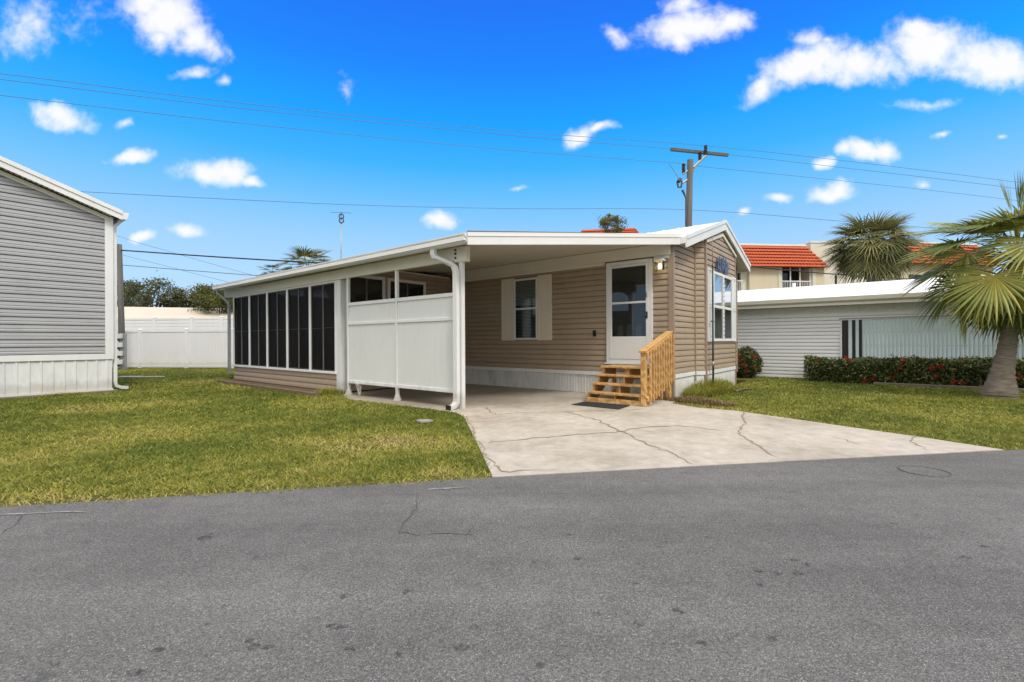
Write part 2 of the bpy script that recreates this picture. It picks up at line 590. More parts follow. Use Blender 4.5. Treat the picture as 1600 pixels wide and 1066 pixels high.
nt.links.new(_m.outputs[0], nt.nodes['Material Output'].inputs['Surface'])
M['oil'] = m
M['road_paint'] = paint('worn_white_mark', (0.25, 0.25, 0.245), 0.9, 0.35, 30, spec=0.1)

# lawn soil under the blades
m, nt, b = newmat('lawn_soil')
p = pos(nt)
n1 = noise_tex(nt, p, 0.9, 6, 0.7)
n2 = noise_tex(nt, p, 25, 6, 0.7)
c = ramp(nt, n1, [(0.3, (0.075, 0.085, 0.02)), (0.55, (0.12, 0.115, 0.03)), (0.75, (0.22, 0.17, 0.075))])
c = mixc(nt, 1.0, c, ramp(nt, n2, [(0.25, 0.5), (0.75, 1.45)]), 'MULTIPLY')
nt.links.new(c, b.inputs['Base Color'])
b.inputs['Roughness'].default_value = 1.0
b.inputs['Specular IOR Level'].default_value = 0.1
bump(nt, b, n2, 0.9, 0.03)
M['lawn'] = m

# lamp
m, nt, b = newmat('lamp_bulb')
b.inputs['Emission Color'].default_value = (1, 0.72, 0.36, 1)
b.inputs['Emission Strength'].default_value = 9.0
M['bulb'] = m
m, nt, b = newmat('far_bulb')
b.inputs['Emission Color'].default_value = (1, 0.8, 0.5, 1)
b.inputs['Emission Strength'].default_value = 3.0
M['bulb_far'] = m
M['lamp_glass'] = see_through('lamp_glass', (0.93, 0.93, 0.9), 0.06)

# ------------------------------------------------------------------ shared builders
def siding(mb, P, e, n, z0, z1, xr, course=0.122, lip=0.0165, dutch=False, mi=0):
    """lapped boards with a shadow groove under each lip"""
    P, e, n = Vector((P[0], P[1], 0)), Vector((e[0], e[1], 0)), Vector((n[0], n[1], 0))

    def q(x, d, z):
        return P + e * x + n * d + Vector((0, 0, z))
    k = max(1, round((z1 - z0) / course))
    h = (z1 - z0) / k
    for i in range(k):
        zb, zt = z0 + i * h, z0 + (i + 1) * h
        g = 0.024 if dutch else 0.015
        if dutch:
            prof = [(-0.025, zb), (-0.025, zb + g), (lip, zb + g), (lip * 1.1, zb + h * .40), (0.0, zb + h * .52),
                    (0.012, zb + h * .60), (0.004, zt)]
        else:
            prof = [(-0.018, zb), (-0.018, zb + g), (lip, zb + g), (lip * .95, zb + h * .5), (0.004, zt)]
        for (d0, a), (d1, b_) in zip(prof[:-1], prof[1:]):
            l0, r0 = xr(a)
            l1, r1 = xr(b_)
            if r0 - l0 < 0.004 and r1 - l1 < 0.004:
                continue
            r0, r1 = max(r0, l0), max(r1, l1)
            mb.face([q(l0, d0, a), q(r0, d0, a), q(r1, d1, b_), q(l1, d1, b_)], mi)


def ribbed(mb, P, e, n, L, z0, z1, pitch=0.2, rib=0.035, depth=0.018, mi=0):
    """vertical ribbed metal sheet"""
    P, e, n = Vector((P[0], P[1], 0)), Vector((e[0], e[1], 0)), Vector((n[0], n[1], 0))
    xs = [(0, 0)]
    x = pitch * .5
    while x < L - rib:
        xs += [(x - rib * .5, 0), (x - rib * .25, depth), (x + rib * .25, depth), (x + rib * .5, 0)]
        x += pitch
    xs.append((L, 0))
    for (a, da), (b_, db) in zip(xs[:-1], xs[1:]):
        A, B = P + e * a + n * da, P + e * b_ + n * db
        mb.face([A + Vector((0, 0, z0)), B + Vector((0, 0, z0)), B + Vector((0, 0, z1)), A + Vector((0, 0, z1))], mi)


def dirv(F, t, s):
    return Vector((t * F.c - s * F.s, t * F.s + s * F.c, 0))


def frame_rect(mb, P, e, n, x0, x1, z0, z1, w, d0, d1, mi=0):
    """picture-frame of four bars butted end to end"""
    P, e, n = Vector(P), Vector(e), Vector(n)
    P.z = 0

    def bar(a, b_, c, d):
        mb.hexa([P + e * a + n * d0 + Vector((0, 0, c)), P + e * b_ + n * d0 + Vector((0, 0, c)),
                 P + e * b_ + n * d1 + Vector((0, 0, c)), P + e * a + n * d1 + Vector((0, 0, c)),
                 P + e * a + n * d0 + Vector((0, 0, d)), P + e * b_ + n * d0 + Vector((0, 0, d)),
                 P + e * b_ + n * d1 + Vector((0, 0, d)), P + e * a + n * d1 + Vector((0, 0, d))], mi)
    bar(x0, x0 + w, z0, z1)
    bar(x1 - w, x1, z0, z1)
    bar(x0 + w, x1 - w, z0, z0 + w)
    bar(x0 + w, x1 - w, z1 - w, z1)


def slab_box(mb, P, e, n, x0, x1, z0, z1, d0, d1, mi=0):
    P, e, n = Vector(P), Vector(e), Vector(n)
    P.z = 0
    pts = []
    for z in (z0, z1):
        for x, d in ((x0, d0), (x1, d0), (x1, d1), (x0, d1)):
            pts.append(P + e * x + n * d + Vector((0, 0, z)))
    mb.hexa(pts, mi)


# ------------------------------------------------------------------ ground
def sheet(name, pts, z, thick, mat, sub=0):
    mb = MB()
    mb.prism([(p[0], p[1], z - thick) for p in pts], (0, 0, thick))
    return mb.build(name, mat)


terr = MB()
terr.face([(-900, -300, -0.16), (900, -300, -0.16), (900, 1500, -0.16), (-900, 1500, -0.16)])
tag(terr.build('ground', M['lawn']), kind='structure')

# near road edge, surveyed along the photo from left to right
edge_px = [(0, 792), (250, 777), (500, 762), (770, 746), (1160, 725), (1569, 704)]
edge = [gnd(*p) for p in edge_px]
d0 = (edge[0] - edge[2]).normalized()
d1 = (edge[-1] - edge[-3]).normalized()
EL, ER = edge[0] + d0 * 45, edge[-1] + d1 * 60
road_poly = [EL] + edge + [ER, ER + Vector((3, -9.5, 0)), EL + Vector((3, -11.5, 0))]
tag(sheet('road', road_poly, 0.0, 0.12, M['asphalt']), kind='structure')

# driveway and carport slab
lawn_l = [gnd(*p) for p in [(770, 745.5), (748, 698), (725, 652), (712, 645), (640, 635.5), (545, 624)]]
drive_r = [gnd(*p) for p in [(1569, 703.6), (1431, 682.6), (1262, 658.5), (1150, 642.5), (1092, 637.5), (1049, 631)]]
drive_poly = [edge[3] + (edge[4] - edge[3]) * 0.0 + Vector((0, .0, 0))] + lawn_l[1:] + \
    [H(6.5, 3.45, 0), H(6.5, -0.1, 0), H(0.0, -0.1, 0), H(-.12, 0.02, 0)] + drive_r[::-1] + [edge[4]]
drv = MB()
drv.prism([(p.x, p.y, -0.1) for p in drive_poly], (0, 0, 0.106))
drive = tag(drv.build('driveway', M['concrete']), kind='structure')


def crack(mb, px, w, z, seed, step=0.09, jit=0.03):
    rr = random.Random(seed)
    pts = [gnd(*p) for p in px]
    path = []
    for a, b_ in zip(pts[:-1], pts[1:]):
        k = max(2, int((b_ - a).length / step))
        for i in range(k):
            q = a.lerp(b_, i / k)
            path.append(q + Vector((rr.uniform(-jit, jit), rr.uniform(-jit, jit), 0)))
    path.append(pts[-1])
    L = []
    for i, p in enumerate(path):
        d = (path[min(i + 1, len(path) - 1)] - path[max(i - 1, 0)]).normalized()
        s = Vector((-d.y, d.x, 0))
        ww = w * rr.uniform(0.15, 0.75) * min(1, (len(path) - 1 - i) / 4 + .15)
        L.append((p + s * ww / 2, p - s * ww / 2))
    for (a, b_), (c_, d_) in zip(L[:-1], L[1:]):
        mb.face([(a.x, a.y, z), (b_.x, b_.y, z), (d_.x, d_.y, z), (c_.x, c_.y, z)])


ck = MB()
for i, (pl, w) in enumerate([
        ([(758, 638), (768, 645), (775, 648), (830, 645), (890, 644), (950, 642), (1010, 640)], .05),
        ([(888, 645), (930, 656), (965, 672), (1010, 695), (1050, 709), (1084, 727)], .05),
        ([(760, 693), (830, 686), (900, 680), (960, 677), (1010, 668), (1060, 666), (1140, 675)], .045),
        ([(1160, 645), (1163, 662), (1153, 676), (1180, 696), (1216, 716)], .045),
        ([(1432, 684), (1427, 692), (1440, 700), (1452, 706)], .035),
        ([(1305, 684), (1370, 703)], .015),
        ([(731, 657), (742, 682), (760, 712), (779, 736), (800, 738), (868, 736)], .035), ([(727, 652), (738, 662), (790, 655)], .02)]):
    crack(ck, pl, w, 0.010, 20 + i)
ck.build('crack', M['crack'], drive)
rk = MB()
for i, pl in enumerate([
        [(652, 772), (652, 790), (644, 805), (628, 818), (624, 832), (650, 836), (665, 838)],
        [(672, 836), (700, 834), (730, 836), (744, 841)], [(726, 836), (735, 826), (744, 812)],
        [(0, 834), (20, 822), (34, 808), (22, 802)], [(660, 780), (640, 800)],
        [(800, 800), (860, 796), (930, 800)], [(380, 815), (430, 806)]]):
    crack(rk, pl, .012 if i < 4 else .006, 0.004, 50 + i, 0.05, 0.014)
rk.build('crack', M['tar_crack'], bpy.data.objects['road'])
wk = MB()
for pl in ([(0, 805), (60, 803), (140, 800)], [(666, 766), (700, 764), (735, 762)], [(176, 805), (186, 803)]):
    crack(wk, pl, .055, 0.005, 77, .05, .012)
wk.build('paint_mark', M['road_paint'], bpy.data.objects['road'])

# oil drips
rr = random.Random(8)
for (x, y, k) in [(835, 879, 1), (904, 874, 1), (1029, 856, 1), (1106, 841, 1), (993, 911, 1), (933, 961, 1.2), (998, 975, 1.2), (1060, 955, 1.6), (739, 981, 1.2), (720, 1013, 1.3),
                  (845, 1041, 1.3), (1205, 998, 1.4), (1185, 892, 1.5), (1216, 897, 1.3), (1247, 897, 1.6), (1242, 876, 1.2), (1260, 883, 1.2), (1187, 915, 1.2), (1510, 872, 1.3),
                  (1397, 819, 1), (1561, 812, 1), (1097, 1007, 1.2), (1538, 854, 1.2), (888, 836, 1), (317, 842, 2.2), (328, 835, 1), (292, 875, .8), (540, 932, 1.5), (637, 925, 1.4),
                  (527, 979, 1.6), (390, 1002, 1.3), (395, 1011, 1.4), (417, 1012, 1.3), (245, 1017, 1.1), (215, 1052, 1.7), (87, 1039, 1.2), (547, 1016, 1), (620, 1024, 1.2),
                  (352, 947, 1.2), (325, 976, .8)]:
    q = gnd(x, y)
    r = .0155 * k * (q.y / 2.2) ** .5
    sp_m = MB()
    n = 11
    st_ = rr.uniform(.9, 1.9)
    sp_m.face([(q.x + math.cos(i * 2 * math.pi / n) * r * st_ * rr.uniform(.6, 1.25), q.y + math.sin(i * 2 * math.pi / n) * r * rr.uniform(.6, 1.3), .0035) for i in range(n)])
    sp_m.build('oil_spot', M['oil'], bpy.data.objects['road'])

# lawn sheets
lawnL = [edge[3], edge[2], edge[1], edge[0], EL, EL + Vector((0, 45, 0)), Vector((-12, 50, 0)), H(14, 3.3, 0), H(6.5, 3.3, 0)] + \
    [p for p in lawn_l[::-1]]
back = sheet('lawn', lawnL, -0.008, 0.1, M['lawn'])
tag(back, kind='structure')
lawnR = [drive_r[0]] + [ER, ER + Vector((5, 40, 0)), H(14, -6, 0), H(-.1, -6, 0), H(-.1, 0.0, 0)] + drive_r[::-1][:-1]
o = sheet('lawn', lawnR, -0.008, 0.1, M['lawn'])
tag(o, kind='structure')


# ------------------------------------------------------------------ the tan mobile home
home = thing('mobile_home', 'tan vinyl mobile home with white skirting and a gabled bay window front', 'mobile home', H(0, 0, 0), 140.885)
LEN, W_ = 13.2, 4.95
PK_A, PK_Z, SL = 2.75, 4.096, 0.304
ZS = 0.50
u1, u2 = dirv(H, 1, 0), dirv(H, 0, -1)
sOut = -u2
fOut = -u1


def ztop(a):
    return PK_Z - SL * abs(a - PK_A)


def HP(a, z, p=0.0):
    """point on the front, a across, p forward"""
    return H(-p, -a, z)


w = MB()
TH = 0.13
# core walls
core = [H(0.03, -0.02, 0.06), H(LEN, -0.02, 0.06), H(LEN, -W_ + .03, 0.06), H(.03, -W_ + .03, .06),
        H(-.0, -4.13, .06), H(-.16, -3.98, .06), H(-.16, -1.5, .06), H(-.0, -1.32, .06)]
w.prism(core, (0, 0, 3.0))
siding(w, H(0.05, 0, 0), u1, sOut, ZS, 3.16, lambda z: (0, LEN - .05))


def seg_xr(x0, x1, off):
    def f(z):
        lo, hi = x0, x1
        need = (PK_Z - TH - z) / SL       # half width available under the roof
        l = PK_A - need
        r = PK_A + need
        return (max(lo, l) - off, min(hi, r) - off)
    return f


siding(w, HP(0, 0), u2, fOut, ZS, 3.62, seg_xr(0.04, 1.29, 0))
siding(w, HP(0, 0), u2, fOut, ZS, 3.45, seg_xr(4.2, W_ - .04, 0))
ca, cb = HP(1.31, 0), HP(1.475, 0, .19)
ce = (cb - ca).normalized()
siding(w, ca, ce, Vector((ce.y, -ce.x, 0)), ZS, 3.50, lambda z: (0.0, (cb - ca).length))
ca2, cb2 = HP(3.995, 0, .19), HP(4.17, 0)
ce2 = (cb2 - ca2).normalized()
siding(w, ca2, ce2, Vector((ce2.y, -ce2.x, 0)), ZS, 3.50, lambda z: (0.0, (cb2 - ca2).length))


def bay_xr(z):
    if z <= 3.40:
        return (1.49, 3.98)
    k = min(1, (z - 3.40) / (3.735 - 3.40))
    return (1.49 + (2.735 - 1.49) * k, 3.98 - (3.98 - 2.735) * k)


siding(w, HP(0, 0, .19), u2, fOut, ZS, 3.735, bay_xr)
w.build('wall', M['tan'], home)

# bay gable filler above the trim, corner trims
tr = MB()
pts = [HP(1.3, 3.40, .172), HP(4.17, 3.40, .172), HP(4.17, ztop(4.17) - TH - .01, .172), HP(PK_A, PK_Z - TH - .01, .172), HP(1.3, ztop(1.3) - TH - .01, .172)]
tr.prism(pts, u1 * .1)
tr.build('gable_panel', M['cream'], home)
gt = MB()
for (a0, z0), (a1, z1) in (((1.47, 3.41), (2.735, 3.765)), ((4.0, 3.41), (2.735, 3.765))):
    gt.beam(HP(a0, z0, .215), HP(a1, z1, .215), .05, .075, up=(0, 0, 1))
gt.build_each('gable_trim', M['cream'], home, bevel=.006)

for (a, p, wd) in ((0.0, 0.0, .085), (1.305, .012, .05), (1.475, .19, .085), (3.995, .19, .06), (4.17, .01, .05), (W_, 0, .07)):
    c_ = MB()
    zt = min(ztop(a) - TH - .02, 3.44)
    zb = .02 if a in (0.0, 1.475, 3.995) else .3
    c_.box(H, -p - .028, -p + wd, -a - wd + .045, -a + .028, zb, zt)
    c_.build('corner_trim', M['tan_trim'], home, bevel=.004)

# skirting: ribbed sheet and white band
sk = MB()
ribbed(sk, H(.05, .0, 0), u1, sOut, LEN - .1, 0.012, ZS, .075, .03, .006)
sk.build('skirting', M['skirt'], home)
sk = MB()
ribbed(sk, HP(0.03, 0, -.0), u2, fOut, 1.27, -.02, ZS - .07, .12, .012, .003)
ribbed(sk, ca, ce, Vector((ce.y, -ce.x, 0)), .25, -.02, ZS - .07, .12, .012, .003)
ribbed(sk, HP(1.48, 0, .188), u2, fOut, 2.5, -.02, ZS - .07, .16, .01, .003)
sk.build('skirting', M['white_dirty'], home)
bd = MB()
slab_box(bd, H(.05, 0, 0), u1, sOut, 0, LEN, ZS - .075, ZS + .008, .0, .024)
slab_box(bd, HP(0.04, 0), u2, fOut, 0, 1.25, ZS - .075, ZS + .008, .0, .024)
slab_box(bd, ca, ce, Vector((ce.y, -ce.x, 0)), 0, (cb - ca).length, ZS - .075, ZS + .008, .0, .024)
slab_box(bd, HP(0, 0, .19), u2, fOut, 1.5, 3.97, ZS - .075, ZS + .008, .0, .024)
bd.build('skirting_band', M['white'], home, bevel=.004)

# roof
rf = MB()
OV = .26
prof = [HP(-.02, ztop(-.02), OV), HP(PK_A, PK_Z, OV), HP(5.25, ztop(5.25), OV), HP(5.25, ztop(5.25) - TH, OV), HP(PK_A, PK_Z - TH, OV), HP(-.02, ztop(-.02) - TH, OV)]
rf.prism(prof, u1 * (LEN + OV + .2))
t = .4
while t < LEN:
    for a0, a1 in ((0.3, PK_A - .05), (PK_A + .05, 5.2)):
        rf.beam(H(t, -a0, ztop(a0) + .006), H(t, -a1, ztop(a1) + .006), .025, .02)
    t += .41
roof = rf.build('roof', M['white_roof'], home)
rk_ = MB()
for a0, a1 in ((-.02, PK_A), (5.27, PK_A)):
    q0, q1 = HP(a0, ztop(a0), OV), HP(a1, ztop(a1), OV)
    rk_.prism([q0 + Vector((0, 0, .012)), q1 + Vector((0, 0, .012)), q1 - Vector((0, 0, .215)), q0 - Vector((0, 0, .215))], fOut * .035)
    rk_.prism([q0 + Vector((0, 0, .03)) + fOut * .036, q1 + Vector((0, 0, .03)) + fOut * .036, q1 - Vector((0, 0, .05)) + fOut * .036, q0 - Vector((0, 0, .05)) + fOut * .036], fOut * .016)
rk_.build_each('rake_board', M['white'], home)
ef = MB()
ef.beam(H(-.24, -5.27, ztop(5.27) - .09), H(LEN + .2, -5.27, ztop(5.27) - .09), .05, .2)
ef.build('eave_board', M['white'], home)

# front bay window with shutters
bw = MB()
B0 = HP(0, 0, .19)
frame_rect(bw, B0, u2, fOut, 1.93, 3.58, 1.17, 2.80, .065, .0, .05)
slab_box(bw, B0, u2, fOut, 2.70, 2.81, 1.235, 2.735, .0, .058)
for x0, x1 in ((1.995, 2.70), (2.81, 3.515)):
    slab_box(bw, B0, u2, fOut, x0, x1, 1.955, 2.02, .0, .042)
win = bw.build('bay_window', M['white'], home, bevel=.004)
pn = MB()
for x0, x1 in ((1.995, 2.70), (2.81, 3.515)):
    slab_box(pn, B0, u2, fOut, x0, x1, 2.02, 2.735, .030, .034)
pn.build_each('pane', M['pane_bright'], win)
pn = MB()
for x0, x1 in ((1.995, 2.70), (2.81, 3.515)):
    slab_box(pn, B0, u2, fOut, x0, x1, 1.235, 1.955, .030, .034)
pn.build_each('pane', M['pane'], win)
ins = MB()
for x0, x1 in ((1.995, 2.70), (2.81, 3.515)):
    slab_box(ins, B0, u2, fOut, x0, x1, 1.235, 2.0, .0235, .0255)
ins.build_each('insect_screen', M['screen'], win)
cu = MB()
for x0, x1 in ((1.995, 2.70), (2.81, 3.515)):
    slab_box(cu, B0, u2, fOut, x0, x1, 2.0, 2.735, .0215, .0225)
cu.build_each('window_shade', M['interior'], win)
hl = MB()
z = 1.30
while z < 2.75:
    slab_box(hl, B0, u2, fOut, 2.735, 2.775, z, z + .035, .055, .0605)
    z += .105
hl.build_each('weep_hole', M['black'], win)
for x0, x1 in ((1.55, 1.925), (3.585, 3.96)):
    s_ = MB()
    slab_box(s_, B0, u2, fOut, x0, x1, 1.16, 2.83, .012, .036)
    frame_rect(s_, B0, u2, fOut, x0 + .002, x1 - .002, 1.162, 2.0, .055, .0365, .046)
    frame_rect(s_, B0, u2, fOut, x0 + .002, x1 - .002, 2.005, 2.828, .055, .0365, .046)
    sh = s_.build('shutter', M['white'], home, bevel=.004)
    sc = MB()
    for zz in (1.27, 2.0, 2.08, 2.72):
        slab_box(sc, B0, u2, fOut, (x0 + x1) / 2 - .015, (x0 + x1) / 2 + .015, zz, zz + .02, .047, .05)
    sc.build_each('screw', M['steel'], sh)

# side window with shutters and blind
P0 = H(0, 0, 0)
sw = MB()
frame_rect(sw, P0, u1, sOut, 3.353, 4.085, 1.23, 2.77, .045, .0, .045)
slab_box(sw, P0, u1, sOut, 3.398, 4.04, 1.99, 2.035, .0, .04)
win = sw.build('window', M['white'], home, bevel=.003)
pn = MB()
slab_box(pn, P0, u1, sOut, 3.398, 4.04, 1.275, 1.99, .031, .034)
slab_box(pn, P0, u1, sOut, 3.398, 4.04, 2.035, 2.725, .031, .034)
pn.build('pane', M['pane'], win)
bk = MB()
slab_box(bk, P0, u1, sOut, 3.398, 4.04, 1.275, 2.725, .0212, .0222)
bk.build('window_back', M['interior'], win)
bl = MB()
z = 2.10
while z < 2.72:
    slab_box(bl, P0, u1, sOut, 3.41, 4.03, z, z + .024, .0225, .0305)
    z += .036
z = 1.30
while z < 2.0:
    slab_box(bl, P0, u1, sOut, 3.41, 4.03, z, z + .006, .0225, .027)
    z += .036
bl.build('blind', M['blind'], win)
for x0, x1 in ((2.93, 3.345), (4.095, 4.51)):
    s_ = MB()
    slab_box(s_, P0, u1, sOut, x0, x1, 1.21, 2.81, .012, .034)
    frame_rect(s_, P0, u1, sOut, x0 + .002, x1 - .002, 1.212, 2.0, .06, .0345, .046)
    frame_rect(s_, P0, u1, sOut, x0 + .002, x1 - .002, 2.005, 2.808, .06, .0345, .046)
    slab_box(s_, P0, u1, sOut, x0 + .09, x1 - .09, 1.31, 1.90, .0345, .041)
    slab_box(s_, P0, u1, sOut, x0 + .09, x1 - .09, 2.10, 2.71, .0345, .041)
    s_.build('shutter', M['shutter'], home, bevel=.004)

# storm door
dr = MB()
frame_rect(dr, P0, u1, sOut, .415, 1.465, .72, 2.90, .075, .0, .05)
dfr = dr.build('door_frame', M['white'], home, bevel=.004)
dr = MB()
slab_box(dr, P0, u1, sOut, .492, .55, .80, 2.82, .02, .058)
slab_box(dr, P0, u1, sOut, 1.33, 1.388, .80, 2.82, .02, .058)
slab_box(dr, P0, u1, sOut, .55, 1.33, .80, 1.285, .02, .055)
slab_box(dr, P0, u1, sOut, .55, 1.33, 2.77, 2.82, .02, .058)
slab_box(dr, P0, u1, sOut, .55, 1.33, 1.985, 2.03, .02, .054)
door = dr.build('door', M['white'], home, bevel=.004)
pn = MB()
slab_box(pn, P0, u1, sOut, .55, 1.33, 1.285, 1.985, .040, .043)
slab_box(pn, P0, u1, sOut, .55, 1.33, 2.03, 2.77, .040, .043)
pn.build('pane', M['pane'], door)
bk = MB()
slab_box(bk, P0, u1, sOut, .55, 1.33, 1.285, 2.77, .0215, .0225)
bk.build('inner_door', M['interior'], door)
rm = MB()   # pale things dimly seen through the pane
slab_box(rm, P0, u1, sOut, .80, 1.02, 2.05, 2.16, .023, .0255)
for x in (.72, .93, 1.14):
    slab_box(rm, P0, u1, sOut, x - .065, x + .065, 1.29, 1.48, .023, .0255)
    slab_box(rm, P0, u1, sOut, x - .045, x + .045, 1.48, 1.54, .023, .0255)
rm.build_each('chair_back', M['curtain'], door)
hd = MB()
slab_box(hd, P0, u1, sOut, .51, .54, 1.66, 1.80, .0585, .075)
hd.tube([H(.525, .075, 1.70), H(.525, .105, 1.70), H(.60, .105, 1.70)], .009)
hd.tube([H(.525, .058, 2.10), H(.525, .09, 2.10), H(.525, .09, 2.2)], .007)
hd.build_each('handle', M['black'], door)
ts = MB()
slab_box(ts, P0, u1, sOut, .40, 1.50, .685, .718, .0, .075)
ts.build('door_sill', M['white'], home, bevel=.003)
ob = MB()
slab_box(ob, P0, u1, sOut, 1.74, 1.81, 1.30, 1.43, .012, .04)
slab_box(ob, P0, u1, sOut, 1.76, 1.79, 1.335, 1.36, .0405, .046, 0)
ob.build('outlet_cover', M['black'], home, bevel=.004)

# wall lantern by the door
lamp = thing('wall_lantern', 'lit white wall lantern on the tan siding beside the door', 'wall light', H(.22, .0, 2.6), 140.885)
lb = MB()
slab_box(lb, P0, u1, sOut, .145, .305, 2.645, 2.84, .014, .03)
slab_box(lb, P0, u1, sOut, .13, .32, 2.80, 2.845, .03, .20)
lb.build('backplate', M['white'], lamp, bevel=.004)
lg = MB()
for x0, x1, d0, d1 in ((.14, .144, .035, .19), (.306, .31, .035, .19), (.144, .306, .186, .19)):
    slab_box(lg, P0, u1, sOut, x0, x1, 2.62, 2.80, d0, d1)
lg.build('lamp_glass', M['lamp_glass'], lamp)
lu = MB()
lu.tube([H(.225, .11, 2.80), H(.225, .11, 2.75)], .018, 10)
lu.build('socket', M['cream'], lamp)
lu = MB()
lu.tube([H(.225, .11, 2.75), H(.225, .11, 2.735), H(.225, .11, 2.70), H(.225, .11, 2.67), H(.225, .11, 2.655)], [.012, .022, .033, .026, .006], 14)
lu.build('bulb', M['bulb'], lamp, smooth=True)

# blue metal wall ornament on the bay gable
orn = thing('wall_ornament', 'blue metal spiky leaf ornament on the front gable above the bay window', 'wall decor', HP(2.68, 2.8, .21), 140.885)
om = MB()
rr = random.Random(3)
for i in range(70):
    a = rr.uniform(2.2, 3.18)
    z = 2.86 + rr.random() * .22
    up = rr.uniform(.08, .2) * (1.25 - abs(a - 2.68) / .8)
    lean = (a - 2.68) * .25 + rr.uniform(-.06, .06)
    p_ = .215 + rr.random() * .03
    wd = rr.uniform(.018, .04)
    om.prism([HP(a - wd, z, p_), HP(a, z - wd * 1.5, p_), HP(a + wd, z, p_), HP(a + lean, z + up, p_ + .02)], fOut * .006)
om.build('leaf_spray', M['blue_metal'], orn)
om = MB()
om.tube([HP(2.15, 2.86, .22), HP(2.4, 2.83, .22), HP(2.68, 2.88, .22), HP(2.95, 2.83, .22), HP(3.2, 2.86, .22)], .012)
for a, z in ((2.35, 2.93), (2.68, 2.98), (3.0, 2.93)):
    om.tube([HP(a, z, .235), HP(a, z, .25)], [.06, .03], 10)
om.build('stem', M['blue_metal'], orn)

# dark metal pole in front of the bay
fp = thing('metal_pole', 'thin dark metal pole with bracket standing in front of the bay window', 'pole', HP(2.0, 0, .27), 140.885)
q = at(1113.5, 420, 10.52)
a_p = Vector((q.x, q.y, 0))
m_ = MB()
m_.tube([a_p + Vector((0, 0, -.05)), a_p + Vector((0, 0, 1.95))], .022, 10)
m_.tube([a_p + Vector((0, 0, 1.90)), a_p + Vector((0, 0, 2.86))], .017, 10)
m_.build('shaft', M['pole_steel'], fp, smooth=True)
m_ = MB()
m_.tube([a_p + Vector((0, 0, 2.84)), a_p + Vector((0, 0, 3.50))], .010, 8)
m_.build('upper_rod', M['tan_trim'], fp, smooth=True)
m_ = MB()
m_.tube([a_p + Vector((0, 0, .60)), a_p + Vector((0, 0, .72))], .027, 10)
m_.build('collar', M['steel'], fp, smooth=True)
m_ = MB()
m_.tube([a_p - u2 * .12 + Vector((0, 0, 1.62)), a_p + u2 * .08 + Vector((0, 0, 1.62))], .014, 8)
m_.tube([a_p - u2 * .03 + Vector((0, 0, 2.86)), a_p + u2 * .03 + Vector((0, 0, 2.86))], .016, 8)
m_.build_each('bracket', M['black'], fp)

# ------------------------------------------------------------------ carport
cp = thing('carport', 'white flat metal carport roof attached along the side of the tan home', 'carport', H(2.5, 3.5, 0), 140.885)
SO, SI = 3.85, -.25


def zc(s):
    return 3.0 + (SO - s) * (3.335 - 3.0) / (SO - SI)


FA, FB = (2.08, SO), (-.26, SI)
BK = 13.3
rf = MB()
top = [H(FA[0], FA[1], zc(SO) - .02), H(BK, SO, zc(SO) - .02), H(BK, SI, zc(SI) - .02), H(FB[0], FB[1], zc(SI) - .02)]
rf.hexa([p - Vector((0, 0, .10)) for p in top] + top)
rf.build('roof', M['white_roof'], cp)
cl = MB()       # pan ceiling with shallow joints running across
s0_ = SO - .1
nj = 9
for i in range(nj):
    sa = SI + .3 + (SO - .1 - SI - .3) * i / nj
    sb = SI + .3 + (SO - .1 - SI - .3) * (i + 1) / nj - .008

    def tf(s):
        return FA[0] + (FB[0] - FA[0]) * (SO - s) / (SO - SI) + .03
    b4 = [H(tf(sa), sa, zc(sa) - .135), H(tf(sb), sb, zc(sb) - .135), H(BK - .05, sb, zc(sb) - .135), H(BK - .05, sa, zc(sa) - .135)]
    cl.hexa(b4 + [p + Vector((0, 0, .012)) for p in b4])
cl.build('ceiling', M['ceiling'], cp)
fc = MB()
A_, B_ = H(FA[0], FA[1], zc(SO)), H(FB[0], FB[1], zc(SI))
A_ = A_ + (B_ - A_) * .012
fd = (B_ - A_).normalized()
fn = Vector((fd.y, -fd.x, 0)).normalized()
for off, d, z0, z1 in ((.0, .04, -.205, -.065), (.0, .052, -.065, -.05), (.0, .046, -.05, .006)):
    q = [A_ + fn * off + Vector((0, 0, z0)), B_ + fn * off + Vector((0, 0, z0)), B_ + fn * off + Vector((0, 0, z1)), A_ + fn * off + Vector((0, 0, z1))]
    fc.prism(q, fn * d)
fc.build('fascia', M['white'], cp)
fs = MB()       # dark weathered flashing lip on the front edge
q = [A_ + Vector((0, 0, .007)), A_.lerp(B_, .62) + Vector((0, 0, .007)), A_.lerp(B_, .62) + Vector((0, 0, .012)), A_ + Vector((0, 0, .024))]
fs.prism(q, fn * .05)
fs.build('flashing', M['rust'], cp)
gu = MB()
prof = [(SO - .15, 2.845), (SO - .05, 2.845), (SO - .03, 2.86), (SO - .025, 2.92), (SO, 2.95), (SO, 3.0), (SO - .02, 3.0), (SO - .15, 2.985)]
gu.prism([H(FA[0] - .03, s, z) for s, z in prof], u1 * (BK + .05 - FA[0]))
gu.build('gutter', M['white'], cp)
bm_ = MB()
SB = 3.5
bm_.box(H, 2.36, BK - .1, SB - .04, SB + .04, 2.635, 2.862)
bm_.build('beam', M['cream'], cp, bevel=.004)
bm_ = MB()
bm_.box(H, 2.33, 2.62, SB - .06, SB + .055, 2.60, 2.868)
bk_ = bm_.build('beam_cap', M['cream'], cp, bevel=.006)
bt = MB()
for z in (2.66, 2.735, 2.80):
    bt.box(H, 2.56, 2.60, SB + .0555, SB + .066, z, z + .035)
bt.build_each('bolt', M['black'], bk_)
bm_ = MB()
bm_.box(H, .03, 6.3, .025, .085, 2.93, 3.165)
bm_.build('wall_beam', M['cream'], cp, bevel=.004)
bm_ = MB()
